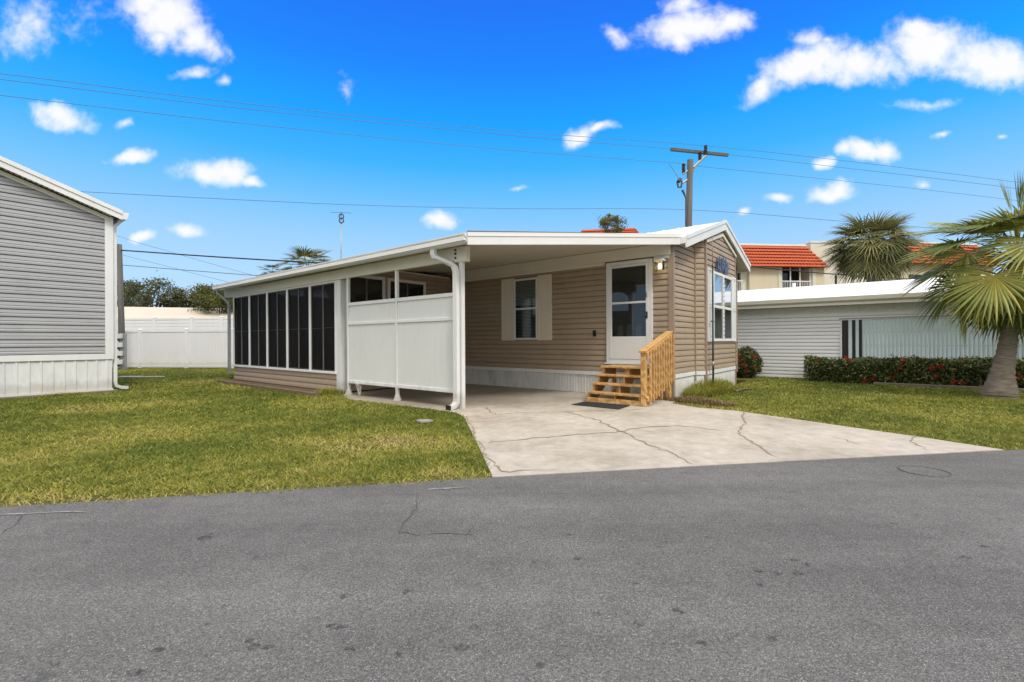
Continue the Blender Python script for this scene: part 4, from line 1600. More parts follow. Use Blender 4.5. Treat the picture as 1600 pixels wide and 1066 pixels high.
# ------------------------------------------------------------------ red-roofed condominiums behind
def condo(name, label, px0, px1, D0, D1, zr0, zr1, inset0, inset1, depth=9, tiles=7, parapet=True):
    X0, X1 = (px0 - 800) / F_PX * D0, (px1 - 800) / F_PX * D1
    ang = math.degrees(math.atan2(D1 - D0, X1 - X0))
    Fr = Frame(X0, D0, ang)
    L = math.hypot(X1 - X0, D1 - D0)
    th = thing(name, label, 'apartment block', (X0, D0, 0), ang)
    rf = MB()
    # mansard courses, each a shallow step
    for i in range(tiles):
        a, b_ = i / tiles, (i + 1) / tiles
        def pt(k, side, out):
            t = inset0 * k if side == 0 else L - inset1 * k
            return Fr(t, -.35 + 1.5 * k - out * 2.4, zr0 + (zr1 - zr0) * k)
        rf.hexa([pt(a, 0, .07), pt(a, 1, .07), pt(a, 1, -.25), pt(a, 0, -.25),
                 pt(b_, 0, .0), pt(b_, 1, .0), pt(b_, 1, -.25), pt(b_, 0, -.25)])
        # side return
        rf.hexa([pt(a, 1, .07), Fr(L - inset1 * a + .06, depth, zr0 + (zr1 - zr0) * a), Fr(L - inset1 * a - .2, depth, zr0 + (zr1 - zr0) * a), pt(a, 1, -.25),
                 pt(b_, 1, .0), Fr(L - inset1 * b_, depth, zr0 + (zr1 - zr0) * b_), Fr(L - inset1 * b_ - .2, depth, zr0 + (zr1 - zr0) * b_), pt(b_, 1, -.25)])
        rf.hexa([pt(a, 0, .07), Fr(inset0 * a - .06, depth, zr0 + (zr1 - zr0) * a), Fr(inset0 * a + .2, depth, zr0 + (zr1 - zr0) * a), pt(a, 0, -.25),
                 pt(b_, 0, .0), Fr(inset0 * b_, depth, zr0 + (zr1 - zr0) * b_), Fr(inset0 * b_ + .2, depth, zr0 + (zr1 - zr0) * b_), pt(b_, 0, -.25)])
    # barrel ridges up the slope
    n = int(L / .28)
    for i in range(n):
        t = (i + .5) * L / n
        k1 = 1.0
        t1 = min(max(t, inset0), L - inset1)
        if abs(t1 - t) > .01:
            continue
        rf.beam(Fr(t, -.43, zr0 + .03), Fr(t, 1.10, zr1 + .0), .08, .04)
    rf.build('tile_roof', M['red_tile'], th)
    cp_ = MB()
    cp_.box(Fr, inset0 - .05, L - inset1 + .05, 1.05 if parapet else 1.3, depth, zr1 - .02, zr1 + (.14 if parapet else -.01))
    cp_.build('parapet', M['white'], th)
    return th, Fr, L


th, K, L = condo('apartment_block', 'cream apartment block with red tiled mansard and balconies right of the bay gable', 1120, 1291, 38, 39, 7.2, 9.2, .3, .95)
w = MB()
w.box(K, 2.85, 5.65, .0, 9, -.1, 7.2)
w.box(K, 8.35, L - .12, .02, 9, -.1, 7.2)
w.box(K, .1, 2.85, 1.6, 9, -.1, 7.2)
w.box(K, 5.65, 8.35, 1.6, 9, -.1, 7.2)
w.box(K, 5.65, 8.35, .03, 1.6, 4.2, 4.5)
w.box(K, .1, 2.85, .03, 1.6, 4.2, 4.5)
w.build('wall', M['stucco'], th)
w = MB()
w.box(K, 2.3, 2.83, .3, .4, 4.5, 7.15)
w.box(K, 8.4, 8.7, -.04, .018, 4.5, 7.15)
w.box(K, 5.35, 5.6, -.05, -.002, 4.5, 7.15)
w.build_each('pilaster', M['stucco_pale'], th)
w = MB()
w.box(K, 5.66, 8.34, 1.4, 1.55, 4.55, 7.1)
w.box(K, .15, 2.8, 1.4, 1.55, 4.55, 7.1)
w.build_each('balcony_glazing', M['glass'], th)
w = MB()
for t in (6.5, 7.35, 8.25, 5.72):
    w.box(K, t - .04, t + .04, .05, .13, 4.5, 7.15)
w.build_each('screen_post', M['white'], th)
for t0, t1 in ((.15, 2.3), (5.68, 8.32)):
    w = MB()
    w.box(K, t0, t1, .02, .08, 6.0, 6.09)
    w.box(K, t0, t1, .03, .07, 4.75, 4.83)
    t = t0 + .06
    while t < t1:
        w.box(K, t, t + .03, .035, .065, 4.83, 6.0)
        t += .15
    w.build('railing', M['white'], th)
# pale stair tower and wing right of it
tw_ = thing('stair_tower', 'pale stucco tower wing beside the end of the red tiled mansard', 'building', (27, 40.5, 0))
K2 = Frame(25.8, 40.3, 5)
w = MB()
w.box(K2, 0, 2.2, 0, 6, -.1, 9.55)
w.box(K2, 2.2, 7.4, 1.5, 6, -.1, 9.9)
w.build('wall', M['stucco_pale'], tw_)
w = MB()
w.box(K2, 2.4, 3.6, 1.42, 1.495, 5.4, 7.0)
w.build('window', M['glass'], tw_)
w = MB()
frame_rect(w, K2(0, 1.41, 0), dirv(K2, 1, 0), dirv(K2, 0, -1), 2.35, 3.65, 5.35, 7.05, .08, 0, .05)
w.build('window_frame', M['white'], tw_)
w = MB()
w.box(K2, -.05, 2.25, -.05, 6, 9.555, 9.7)
w.box(K2, 2.255, 7.45, 1.45, 6, 9.905, 10.05)
w.build('coping', M['white'], tw_)
th, K3, L3 = condo('apartment_block', 'farther red tiled apartment block showing between the two palms', 1405, 1560, 43, 45, 8.2, 10.4, .5, .9)
w = MB()
w.box(K3, .4, L3 - .4, .1, 9, -.1, 8.2)
w.build('wall', M['stucco'], th)
w = MB()
for t in (1.2, 4.2, 6.8):
    w.box(K3, t, t + 1.4, .05, .095, 5.4, 7.2)
w.build_each('window', M['glass'], th)
th, K4, L4 = condo('apartment_block', 'red tiled roof of a taller block peeking over the carport roof', 896, 1010, 46, 45, 10.6, 12.35, .9, .9, 9, 7, False)
w = MB()
w.box(K4, .4, L4 - .4, .1, 9, -.1, 10.6)
w.build('wall', M['stucco'], th)

# beige-roofed building behind the fences
bg = thing('low_building', 'low building with a beige roof showing above the white fences', 'building', (-28, 34, 0))
K5 = Frame(-34, 32, 18)
w = MB()
w.box(K5, 0, 14, 0, 8, -.1, 2.9)
w.build('wall', M['stucco_pale'], bg)
w = MB()
w.prism([K5(-.3, a, z) for a, z in ((-.4, 2.85), (3.6, 4.05), (8.4, 2.85), (8.4, 2.75), (-.4, 2.75))], dirv(K5, 1, 0) * 14.6)
w.build('roof', M['beige_roof'], bg)

# ------------------------------------------------------------------ vegetation
def unit(a):
    return a / np.maximum(np.linalg.norm(a, axis=-1, keepdims=True), 1e-9)


def rand_dir(n, up=0.0):
    d = rng.normal(size=(n, 3))
    d[:, 2] += up
    return unit(d)


def leaves(c, size, aspect=0.45, up=0.3, bias=None, bw=0.0):
    """pointed leaf quads around centres c (n,3)"""
    n = len(c)
    d = rand_dir(n, up)
    if bias is not None:
        d = unit(d + bias * bw)
    s = unit(np.cross(d, rng.normal(size=(n, 3))))
    L = (size * rng.uniform(.6, 1.25, n))[:, None]
    base, tip = c - d * L * .5, c + d * L * .5
    nrm = np.cross(d, s)
    mid = c + nrm * L * .06
    return np.stack([base, mid + s * L * aspect * .5, tip, mid - s * L * aspect * .5], 1)


def vnoise(x, y, f, seed):
    """smooth value noise in 0..1"""
    r = np.random.default_rng(seed).random((256, 256))
    X, Y = x * f + 1000, y * f + 1000
    xi, yi = np.floor(X).astype(int), np.floor(Y).astype(int)
    fx, fy = X - xi, Y - yi
    fx, fy = fx * fx * (3 - 2 * fx), fy * fy * (3 - 2 * fy)
    g = lambda a, b: r[a % 256, b % 256]
    return (g(xi, yi) * (1 - fx) + g(xi + 1, yi) * fx) * (1 - fy) + (g(xi, yi + 1) * (1 - fx) + g(xi + 1, yi + 1) * fx) * fy


def inside(poly, x, y):
    r = np.zeros(len(x), bool)
    n = len(poly)
    for i in range(n):
        x0, y0 = poly[i][0], poly[i][1]
        x1, y1 = poly[i - 1][0], poly[i - 1][1]
        c = ((y0 > y) != (y1 > y)) & (x < (x1 - x0) * (y - y0) / (y1 - y0 + 1e-12) + x0)
        r ^= c
    return r


def seg_dist(pts, x, y):
    d = np.full(len(x), 1e9)
    for a, b in zip(pts[:-1], pts[1:]):
        ax, ay, bx_, by = a[0], a[1], b[0], b[1]
        dx, dy = bx_ - ax, by - ay
        t = np.clip(((x - ax) * dx + (y - ay) * dy) / (dx * dx + dy * dy), 0, 1)
        d = np.minimum(d, np.hypot(x - ax - t * dx, y - ay - t * dy))
    return d


def grass(name, label, poly, bounds, bands, excl, dry=()):
    V, T = [], []
    for D0, D1, dens, wmul in bands:
        x0, x1 = bounds
        n = int((x1 - x0) * (D1 - D0) * dens)
        x = rng.uniform(x0, x1, n)
        y = rng.uniform(D0, D1, n)
        k = (np.abs(x) < y * 1.35 + 1.2)
        x, y = x[k], y[k]
        k = inside(poly, x, y) | ((seg_dist([(p.x, p.y) for p in edge], x, y) < .05 + .05 * np.sin(x * 9) * np.sin(x * 3.1 + 1)) & (x < edge[3].x - .05) & (bounds[0] < -5))
        for e in excl:
            k &= ~e(x, y)
        x, y = x[k], y[k]
        edge_d = seg_dist([(p.x, p.y) for p in [EL] + edge + [ER]], x, y)
        big = vnoise(x, y, .55, 3) * .5 + vnoise(x, y, 1.7, 4) * .3 + vnoise(x, y, 5, 5) * .2
        thin = vnoise(x, y, 2.6, 6)
        keep = rng.random(len(x)) < np.clip(1.25 - (big - .45) * 1.4, .35, 1)
        keep &= ~((edge_d < .10 + .10 * thin) & (rng.random(len(x)) < .6))
        x, y, big, edge_d = x[keep], y[keep], big[keep], edge_d[keep]
        n = len(x)
        mott = vnoise(x, y, 9, 8)
        tint = .10 + (big - .30) * .95 + (mott - .5) * .35 + rng.normal(0, .17, n)
        tint += np.clip(.35 - edge_d, 0, .35) * .9
        for (cx, cy, rr_, amt) in dry:
            tint += amt * np.exp(-((x - cx) ** 2 + (y - cy) ** 2) / rr_ ** 2)
        tint = np.clip(tint, 0, 1)
        h = rng.uniform(.010, .032, n) * (1.15 - .3 * tint) * (1 + .02 * y)
        a = rng.uniform(0, 2 * math.pi, n)
        w_ = rng.uniform(.0035, .0065, n) * wmul
        la = rng.uniform(0, 2 * math.pi, n)
        ll = h * rng.uniform(.5, 2.2, n)
        base = np.stack([x, y, np.full(n, -.01)], 1)
        sx = np.stack([np.cos(a) * w_, np.sin(a) * w_, np.zeros(n)], 1)
        lean = np.stack([np.cos(la) * ll, np.sin(la) * ll, h], 1)
        tip = base + lean
        V.append(np.stack([base - sx, base + sx, tip + sx * .25, tip - sx * .25], 1))
        T.append(tint)
    o = np_mesh(name, np.concatenate(V), M['grass'], M['grass'], None, np.concatenate(T))
    return tag(o, label, 'grass', kind='stuff')


def in_frame(F, t0, t1, s0, s1):
    def f(x, y):
        dx, dy = x - F.o[0], y - F.o[1]
        t, s = dx * F.c + dy * F.s, -dx * F.s + dy * F.c
        return (t > t0) & (t < t1) & (s > s0) & (s < s1)
    return f


mulch_poly = [(p.x, p.y) for p in (e0, e1, e2, H(T0 + .1, SB, 0), H(T1, SB, 0))]
gp = gnd(115, 640)
dp = [gnd(330, 668), gnd(640, 690), gnd(690, 740), gnd(480, 690), gnd(290, 600)]
grass('grass', 'mown yellow-green lawn between the road, the grey house and the screen room',
      [(p.x, p.y) for p in lawnL], (-24, 1),
      [(2.4, 5.2, 5200, 1.0), (5.2, 8.0, 3000, 1.35), (8.0, 12.0, 1500, 2.0), (12, 23, 650, 3.2)],
      [in_frame(G, -.1, 20, -.1, 20), lambda x, y: inside(mulch_poly, x, y),
       lambda x, y: ((x - gp.x) ** 2 / .5 + (y - gp.y) ** 2 / .12 < .8) & (rng.random(len(x)) < .75)],
      [(gp.x, gp.y, .6, .4), (dp[0].x, dp[0].y, .8, .28), (dp[1].x, dp[1].y, .55, .30), (dp[2].x, dp[2].y, .35, .4), (dp[3].x, dp[3].y, .4, .25), (dp[4].x, dp[4].y, .9, .25)])
grass('grass', 'mown lawn right of the driveway in front of the flowering hedge',
      [(p.x, p.y) for p in lawnR], (2.5, 19),
      [(4.4, 7.0, 2600, 1.3), (7.0, 10.0, 1800, 1.6), (10.0, 17, 900, 2.4)],
      [in_frame(H, -.2, 20, -8, .1), in_frame(N, -9, 12, -.02, 9)], [(5.4, 8.6, 1.0, .12)])

# rank grass tuft beside the steps
def tuft(name, label, cen, rx, ry, deg, n, hmax, mat, seed):
    r2 = np.random.default_rng(seed)
    a = r2.uniform(0, 2 * math.pi, n)
    q = np.sqrt(r2.random(n))
    lx, ly = q * np.cos(a) * rx, q * np.sin(a) * ry
    c, s = math.cos(R(deg)), math.sin(R(deg))
    x, y = cen.x + lx * c - ly * s, cen.y + lx * s + ly * c
    ln = hmax * (1 - .55 * q) * r2.uniform(.5, 1.1, n)
    la = r2.uniform(0, 2 * math.pi, n)
    out = np.stack([np.cos(la), np.sin(la), np.zeros(n)], 1)
    w_ = np.stack([-np.sin(la), np.cos(la), np.zeros(n)], 1) * r2.uniform(.004, .008, n)[:, None]
    V, T = [], []
    tint = np.clip(r2.normal(.42, .2, n), 0, 1)
    prev = np.stack([x, y, np.full(n, -.02)], 1)
    reach = r2.uniform(.2, .9, n)
    K = 3
    for k in range(K):
        f = (k + 1) / K
        nx = np.stack([x, y, np.zeros(n)], 1) + out * (ln * reach * f ** 1.8)[:, None]
        nx[:, 2] = ln * (f - .35 * reach * f ** 2.5)
        w0, w1 = w_ * (1 - .8 * k / K), w_ * (1 - .8 * f)
        V.append(np.stack([prev - w0, prev + w0, nx + w1, nx - w1], 1))
        T.append(tint)
        prev = nx
    return np_mesh(name, np.concatenate(V), mat, mat, None, np.concatenate(T), loc=cen)


def np_mesh_wrap():
    pass


wd = tuft('grass_clump', '', gnd(1108, 614), 1.45, .36, 52, 7500, .46, M['grass'], 11)
tag(wd, 'overgrown clump of long grass between the steps and the bay window', 'grass clump')
wd = tuft('grass_clump', '', gnd(1088, 629.5), .75, .20, -45, 2600, .17, M['dead_leaf'], 12)
tag(wd, 'dry straw-coloured grass fringe at the concrete edge by the step rail', 'grass clump')
wd = tuft('weed', '', H(6.55, 3.72, 0), .35, .16, 20, 500, .28, M['grass'], 13)
tag(wd, 'small weedy tuft at the foot of the screen room corner post', 'weed')
wd = tuft('weed', '', G(-.18, .9, 0), .45, .1, 50, 400, .12, M['grass'], 14)
tag(wd, 'low weeds along the foundation of the grey house', 'weed')


# ---------------- fan palms
def frond(name, parent, base, az, el, pet, L, mat, n=40, spread=125, droop=.55, shade=.4, yellow=0.0, tilt=28, seed=0, split=.45):
    r2 = np.random.default_rng(seed)
    d = np.array([math.cos(az) * math.cos(el), math.sin(az) * math.cos(el), math.sin(el)])
    side = np.array([-math.sin(az), math.cos(az), 0.0])
    base = np.array(base)
    mid = base + d * pet * .5 + np.array([0, 0, .04 * pet])
    hast = base + d * pet - np.array([0, 0, .06 * pet])
    el2 = el - R(tilt)
    m = np.array([math.cos(az) * math.cos(el2), math.sin(az) * math.cos(el2), math.sin(el2)])
    nrm = np.cross(m, side)
    if nrm[2] < 0:
        nrm = -nrm
    V, T = [], []
    # petiole as a flat three-sided strip
    pw = .022 * (L / 1.0)
    for a, b in ((base, mid), (mid, hast)):
        for w0, w1 in ((side, nrm * .6), (-side, nrm * .6), (side, -side)):
            V.append(np.stack([a + w0 * pw, b + w0 * pw * .7, b + w1 * pw * .7, a + w1 * pw]))
            T.append(min(1, shade + .25))
    K = 8
    dth = 2 * R(spread) / n
    g = np.array([0, 0, -1.0])
    for i in range(n):
        th = -R(spread) + (i + .5) * dth + r2.normal(0, .02)
        u = m * math.cos(th) + side * math.sin(th)
        v = -m * math.sin(th) + side * math.cos(th)
        # blade folds slightly along the midrib
        u = u + nrm * (.22 * abs(math.sin(th))) - nrm * .1
        u = u / np.linalg.norm(u)
        Li = L * (.72 + .28 * math.cos(th * .7)) * r2.uniform(.9, 1.08)
        dr = droop * r2.uniform(.6, 1.5)
        tn = shade + r2.normal(0, .08)
        rows = []
        p = hast.copy()
        cur = u.copy()
        for k in range(K + 1):
            f = k / K
            r = f * Li
            w_ = math.tan(dth / 2) * r if f < split else math.tan(dth / 2) * split * Li * (1 - (f - split) / (1 - split)) ** 1.0
            rows.append((p - v * w_, p + nrm * w_ * .55, p + v * w_, f))
            if f > split - .05:
                cur = cur + g * dr * .75 * (f - split + .12)
                cur = cur / np.linalg.norm(cur)
            p = p + cur * (Li / K)
        for (a0, b0, c0, f0), (a1, b1, c1, f1) in zip(rows[:-1], rows[1:]):
            V.append(np.stack([a0, b0, b1, a1]))
            V.append(np.stack([b0, c0, c1, b1]))
            tt = tn + (.10 if i % 2 else -.08) + yellow * max(0, 1 - f0 * 1.25) + (.12 if f1 > .85 else 0)
            T += [tt, tt + .03]
    return np_mesh(name, np.stack(V), mat, mat, parent, np.clip(np.array(T), 0, 1))


def trunk_mesh(pts, rs, rings=40, seed=1, flare=None):
    r2 = random.Random(seed)
    out, rr_ = [], []
    n = len(pts) - 1
    for i in range(rings + 1):
        f = i / rings * n
        k = min(int(f), n - 1)
        p = Vector(pts[k]).lerp(Vector(pts[k + 1]), f - k)
        r = rs[k] + (rs[k + 1] - rs[k]) * (f - k)
        out.append(p)
        rr_.append(r * (1 + (.055 if i % 2 else -.045) + r2.uniform(-.035, .035)))
    mb = MB()
    mb.tube(out, rr_, 16)
    return mb


q = gnd(1562, 621)
wp = thing('fan_palm', 'fan palm with a thick flared grey trunk and drooping fronds at the right edge', 'palm tree', q)
DQ = q.y
tp = [q + Vector((0, 0, -.08)), q + Vector((.0, 0, .10)), q + Vector((.06, 0, .5)), q + Vector((.17, 0, 1.1)), q + Vector((.27, .0, 1.7)), q + Vector((.38, 0, 2.75))]
trunk_mesh(tp, [.31, .265, .18, .138, .125, .14], 46, 3).build('trunk', M['palm_bark'], wp, smooth=True)
hb = q + Vector((.38, 0, 2.72))
k = 0
rp = random.Random(21)
for ring, (cnt, el0, pet, L, dr) in enumerate([(5, 70, .7, 1.0, .35), (6, 48, .95, 1.12, .5), (7, 22, 1.05, 1.15, .65), (7, -4, 1.05, 1.12, .75), (7, -28, .9, 1.05, .8), (5, -50, .7, .95, .8)]):
    for i in range(cnt):
        az = 2 * math.pi * (i + .35 * ring) / cnt + rp.uniform(-.2, .2)
        el = R(el0 + rp.uniform(-9, 9))
        yl = .5 if (ring in (3, 4) and i % 3 == 0) else .15
        frond('frond', wp, hb + Vector((0, 0, .16 - .06 * ring)), az, el, pet * rp.uniform(.88, 1.1), L * rp.uniform(.9, 1.1), M['palm_leaf'],
              40, 120, dr * rp.uniform(.35, 1.1), .40 + rp.uniform(-.2, .2), yl, rp.uniform(25, 62) + 3 * ring, k, .52)
        k += 1
for i in range(5):      # upright spear leaves
    a = rp.uniform(0, 6.28)
    frond('frond', wp, hb + Vector((0, 0, .2)), a, R(84), .95, .8, M['palm_leaf'], 9, 9, .02, .3, .1, 2, 90 + i)
for i in range(6):
    frond('frond', wp, hb + Vector((0, 0, -.12)), i * 1.05 + .3, R(-62 + rp.uniform(-8, 8)), .5, .62, M['dead_leaf'], 22, 95, .7, .45, 0, 15, 130 + i)


def sabal(cx, cy, D, rad, label, n_f, seed, zb=None, squash=1.0):
    c_ = at(cx, cy, D)
    th = thing('cabbage_palm', label, 'palm tree', (c_.x, c_.y, 0))
    trunk_mesh([(c_.x, c_.y, -.1), (c_.x + .05, c_.y, c_.z * .6), c_], [.24, .2, .2], 50, seed).build('trunk', M['palm_bark'], th, smooth=True)
    r2 = random.Random(seed)
    for i in range(n_f):
        f = (i + .5) / n_f
        el = math.asin(max(-1, min(1, .97 - 1.72 * f)))
        az = i * 2.39996 + r2.uniform(-.2, .2)
        frond('frond', th, c_ + Vector((0, 0, .1)), az, el, rad * .52 * r2.uniform(.85, 1.1), rad * .56 * r2.uniform(.85, 1.1), M['sabal_leaf'],
              24, 115, r2.uniform(.2, .65), .52 + r2.uniform(-.34, .26) - .1 * f, .12, r2.uniform(8, 50), seed * 100 + i, .38)
    return th


sabal(1362, 390, 21.5, 2.1, 'round-headed cabbage palm rising behind the white roof of the neighbour', 80, 4)
sabal(480, 424, 25, 1.75, 'cabbage palm crown peeking over the porch roof near the antenna mast', 34, 5)
sabal(428, 432, 27, 1.05, 'smaller palm crown left of the other one above the porch roof', 22, 6)


# ---------------- leafy trees and hedges
def leafy(name, label, cat, base, crown, radii, n_cl, n_leaf, size, mat, trunk_r=.15, seed=1, gap=.55, group=None, forks=5):
    r2 = np.random.default_rng(seed)
    rr_ = random.Random(seed)
    th = thing(name, label, cat, base, group=group)
    base, crown = Vector(base), Vector(crown)
    tb_ = MB()
    fork = base.lerp(crown, .62)
    tb_.tube([base - Vector((0, 0, .1)), base.lerp(fork, .5) + Vector((rr_.uniform(-.1, .1), 0, 0)), fork], [trunk_r, trunk_r * .8, trunk_r * .65], 9)
    cl = []
    for i in range(n_cl):
        d = r2.normal(size=3)
        d /= np.linalg.norm(d)
        rad = r2.uniform(gap, 1.0)
        c_ = np.array(crown) + d * rad * np.array(radii)
        cl.append(c_)
    for i in range(min(n_cl, forks * 3)):
        e_ = Vector(cl[i])
        m_ = fork.lerp(e_, .5) + Vector((rr_.uniform(-.15, .15), rr_.uniform(-.15, .15), rr_.uniform(0, .2)))
        tb_.tube([fork, m_, e_], [trunk_r * .4, trunk_r * .22, trunk_r * .06], 5)
    tb_.build('trunk', M['brown_bark'], th, smooth=True)
    cl = np.array(cl)
    cr = (min(radii) * r2.uniform(.26, .5, n_cl))
    idx = r2.integers(0, n_cl, n_leaf)
    off = r2.normal(size=(n_leaf, 3)) * .5 * cr[idx][:, None]
    c_ = cl[idx] + off * np.array([1, 1, .75])
    V = leaves(c_, size, .5, .3)
    clt = r2.uniform(.15, .75, n_cl)
    T = np.clip(clt[idx] + r2.normal(0, .16, n_leaf), 0, 1)
    np_mesh('crown', V, mat, mat, th, T) if False else np_mesh('crown', V, None, mat, th, T)
    return th


_old_np = np_mesh


def gb(px, D):
    return Vector(((px - 800) / F_PX * D, D, 0))


leafy('oak_tree', 'dark spreading oak behind the fence next to the short wooden pole', 'tree', gb(243, 46), at(240, 462, 46), (3.3, 3, 1.6), 44, 4200, .24, M['leaf_oak'], .3, 31)
leafy('oak_tree', 'low rounded dark tree filling in right of the spreading oak', 'tree', gb(300, 48), at(300, 474, 48), (3.0, 2.4, 1.0), 34, 4200, .26, M['leaf_oak'], .25, 32)
leafy('bushy_tree', 'yellow-green bushy tree at the far end of the screen room roof', 'tree', gb(343, 38), at(340, 474, 38), (1.9, 1.9, 1.35), 34, 5200, .2, M['leaf_light'], .2, 33)
leafy('bushy_tree', 'dark bushy tree behind the beige roof at the end of the white fence', 'tree', gb(322, 55), at(330, 470, 55), (3.2, 2, 1.9), 36, 4200, .3, M['leaf_oak'], .2, 34)
leafy('oak_tree', 'distant oak mostly hidden behind the grey house corner', 'tree', gb(192, 50), at(196, 468, 50), (2.6, 2, 2.0), 30, 3200, .28, M['leaf_oak'], .25, 35)
leafy('slender_tree', 'small airy tree with sparse olive foliage rising in front of the red roof', 'tree', gb(956, 25), at(955, 352, 25), (.75, .7, .60), 36, 2600, .10, M['leaf_fine'], .07, 36, .35)

hp = thing('hedge', 'long clipped dark green hedge with red flowers in front of the white neighbour', 'hedge', (10, 12, 0))
hA, hB = Vector((8.42, 13.5, 0)), Vector((14.2, 8.6, 0))
hd_ = (hB - hA).normalized()
hn = Vector((hd_.y, -hd_.x, 0))
if hn.y > 0:
    hn = -hn
HL = (hB - hA).length
HT, HW = .66, .85


def hedge_mesh(th, A, d, nrm, L, HW, HT, n, n_fl, seed, round_end=True):
    r2 = np.random.default_rng(seed)
    t = r2.uniform(0, L, n)
    face = r2.random(n)
    wv = r2.random(n)
    zz = r2.random(n)
    top = face < .35
    dep = np.abs(r2.normal(0, .07, n)) - .03 * (r2.random(n) < .3) - .05 * (r2.random(n) < .05)
    w_ = np.where(top, wv * HW, -dep * 0 + dep)           # front face sits at w=0
    z_ = np.where(top, HT - dep, zz * HT)
    bumpz = (vnoise(t, t * 0, 1.3, seed) - .5) * .16 + (vnoise(t, w_, 4.5, seed + 1) - .5) * .16
    z_ = z_ * (1 + bumpz)
    w_ = w_ + (vnoise(t, z_, 2.2, seed + 2) - .5) * .16
    # shoulders
    sh = np.clip((z_ - HT + .15) / .15, 0, 1)
    w_ = w_ + np.where(top, 0, sh ** 2 * .10)
    d, nrm, A = np.array(d), np.array(nrm), np.array(A)
    c_ = A + d * t[:, None] - nrm * w_[:, None] + np.array([0, 0, 1.0]) * z_[:, None]
    bias = np.where(top[:, None], np.array([0, 0, 1.0]), nrm)
    V = leaves(c_, .078, .5, .25, bias, .5)
    T = np.clip(r2.normal(.47, .26, n), 0, 1)
    cb = MB()
    A3, d3, n3 = Vector(A), Vector(d), Vector(nrm)
    cb.prism([A3 + d3 * .1 - n3 * .14, A3 + d3 * (L - .05) - n3 * .14, A3 + d3 * (L - .05) - n3 * (HW - .05), A3 + d3 * .1 - n3 * (HW - .05)], (0, 0, HT - .14))
    cb.build('branches', M['brown_bark'], th)
    np_mesh('foliage', V, None, M['leaf_hedge'], th, T)
    # flower heads
    F_, FT = [], []
    for i in range(n_fl):
        t_ = r2.uniform(.1, L)
        z_ = HT * r2.uniform(.12, .95)
        c0 = A + d * t_ + nrm * .05 + np.array([0, 0, z_])
        if r2.random() < .2:
            c0 = A + d * t_ - nrm * HW * .3 + np.array([0, 0, HT + .02])
        m_ = r2.integers(14, 34)
        pts = c0 + r2.normal(size=(m_, 3)) * .028
        F_.append(leaves(pts, .04, .7, .2, nrm, .8))
        FT.append(np.clip(r2.normal(.55, .25, m_), 0, 1))
    for f_, t_ in zip(F_, FT):
        np_mesh('flower_cluster', f_, None, M['red_flower'], th, t_)
    k = int(n * .012)
    idx = r2.integers(0, n, k)
    np_mesh('young_leaves', leaves(c_[idx] + bias[idx] * .02, .05, .5, .3), None, M['orange_leaf'], th, r2.random(k))


hedge_mesh(hp, hA, hd_, hn, HL, HW, HT, 24000, 30, 41)
kb = MB()
kb.beam(hA + hd_ * 1.6 + hn * .12 + Vector((0, 0, .02)), hB + hn * .12 + Vector((0, 0, .02)), .1, .09)
tag(kb.build('edging', M['edging'], loc=hA, bevel=.01), 'low brown concrete edging strip along the foot of the flowering hedge', 'edging')

# round shrub beside the bay
sp = at(1164, 568, 15.0)
sh = thing('shrub', 'rounded dark shrub with a few red flowers right beside the bay corner', 'shrub', (sp.x, sp.y, 0))
n = 7500
dd = rand_dir(n)
r_ = rng.uniform(.78, 1.04, n)[:, None]
nz = (vnoise(dd[:, 0] * 2 + dd[:, 2], dd[:, 1] * 2, 2.2, 51)[:, None] - .5) * .35
c_ = np.array([sp.x, sp.y, .47]) + dd * (r_ + nz) * np.array([.50, .45, .47])
c_[:, 2] = np.maximum(c_[:, 2], .02)
sb = MB()
sb.tube([(sp.x, sp.y, -.02), (sp.x, sp.y, .25), (sp.x, sp.y, .55), (sp.x, sp.y, .75)], [.12, .3, .28, .08], 10)
sb.build('branches', M['brown_bark'], sh)
np_mesh('foliage', leaves(c_, .065, .5, .2, dd, .5), None, M['leaf_hedge'], sh, np.clip(rng.normal(.4, .22, n), 0, 1))
F_, FT = [], []
for px, py in ((1157, 564), (1162, 571), (1168, 579), (1154, 557), (1177, 558), (1180, 574)):
    c0 = np.array(at(px, py, 14.6))
    F_.append(leaves(c0 + rng.normal(size=(24, 3)) * .035, .05, .7, .2))
    FT.append(rng.uniform(.2, 1, 24))
for f_, t_ in zip(F_, FT):
    np_mesh('flower_cluster', f_, None, M['red_flower'], sh, t_)
tips = c_[rng.integers(0, n, 180)]
np_mesh('young_leaves', leaves(tips + np.array([0, 0, .03]), .05, .5, .3), None, M['orange_leaf'], sh, rng.random(180))

# ------------------------------------------------------------------ sky and sun
SUN_EL, SUN_AZ = 52.0, 150.0      # azimuth clockwise from +Y (view direction): behind and to the right
wd_ = bpy.data.worlds.new('World')
S.world = wd_
wd_.use_nodes = True
nt = wd_.node_tree
bg_ = nt.nodes['Background']
sky = nd(nt, 'ShaderNodeTexSky', sky_type='NISHITA')
sky.sun_disc = False
sky.sun_elevation = R(SUN_EL)
sky.sun_rotation = R(SUN_AZ)
sky.air_density = 1.0
sky.dust_density = 0.3
sky.ozone_density = 2.5
tc = nd(nt, 'ShaderNodeTexCoord')
sepx = nd(nt, 'ShaderNodeSeparateXYZ')
nt.links.new(tc.outputs['Generated'], sepx.inputs[0])
X, Y, Z = sepx.outputs


def mth(op, a, b=None, c=None, clamp=False):
    n = nd(nt, 'ShaderNodeMath', operation=op, use_clamp=clamp)
    for i, v in enumerate((a, b, c)):
        if v is None:
            continue
        if isinstance(v, (int, float)):
            n.inputs[i].default_value = v
        else:
            nt.links.new(v, n.inputs[i])
    return n.outputs[0]


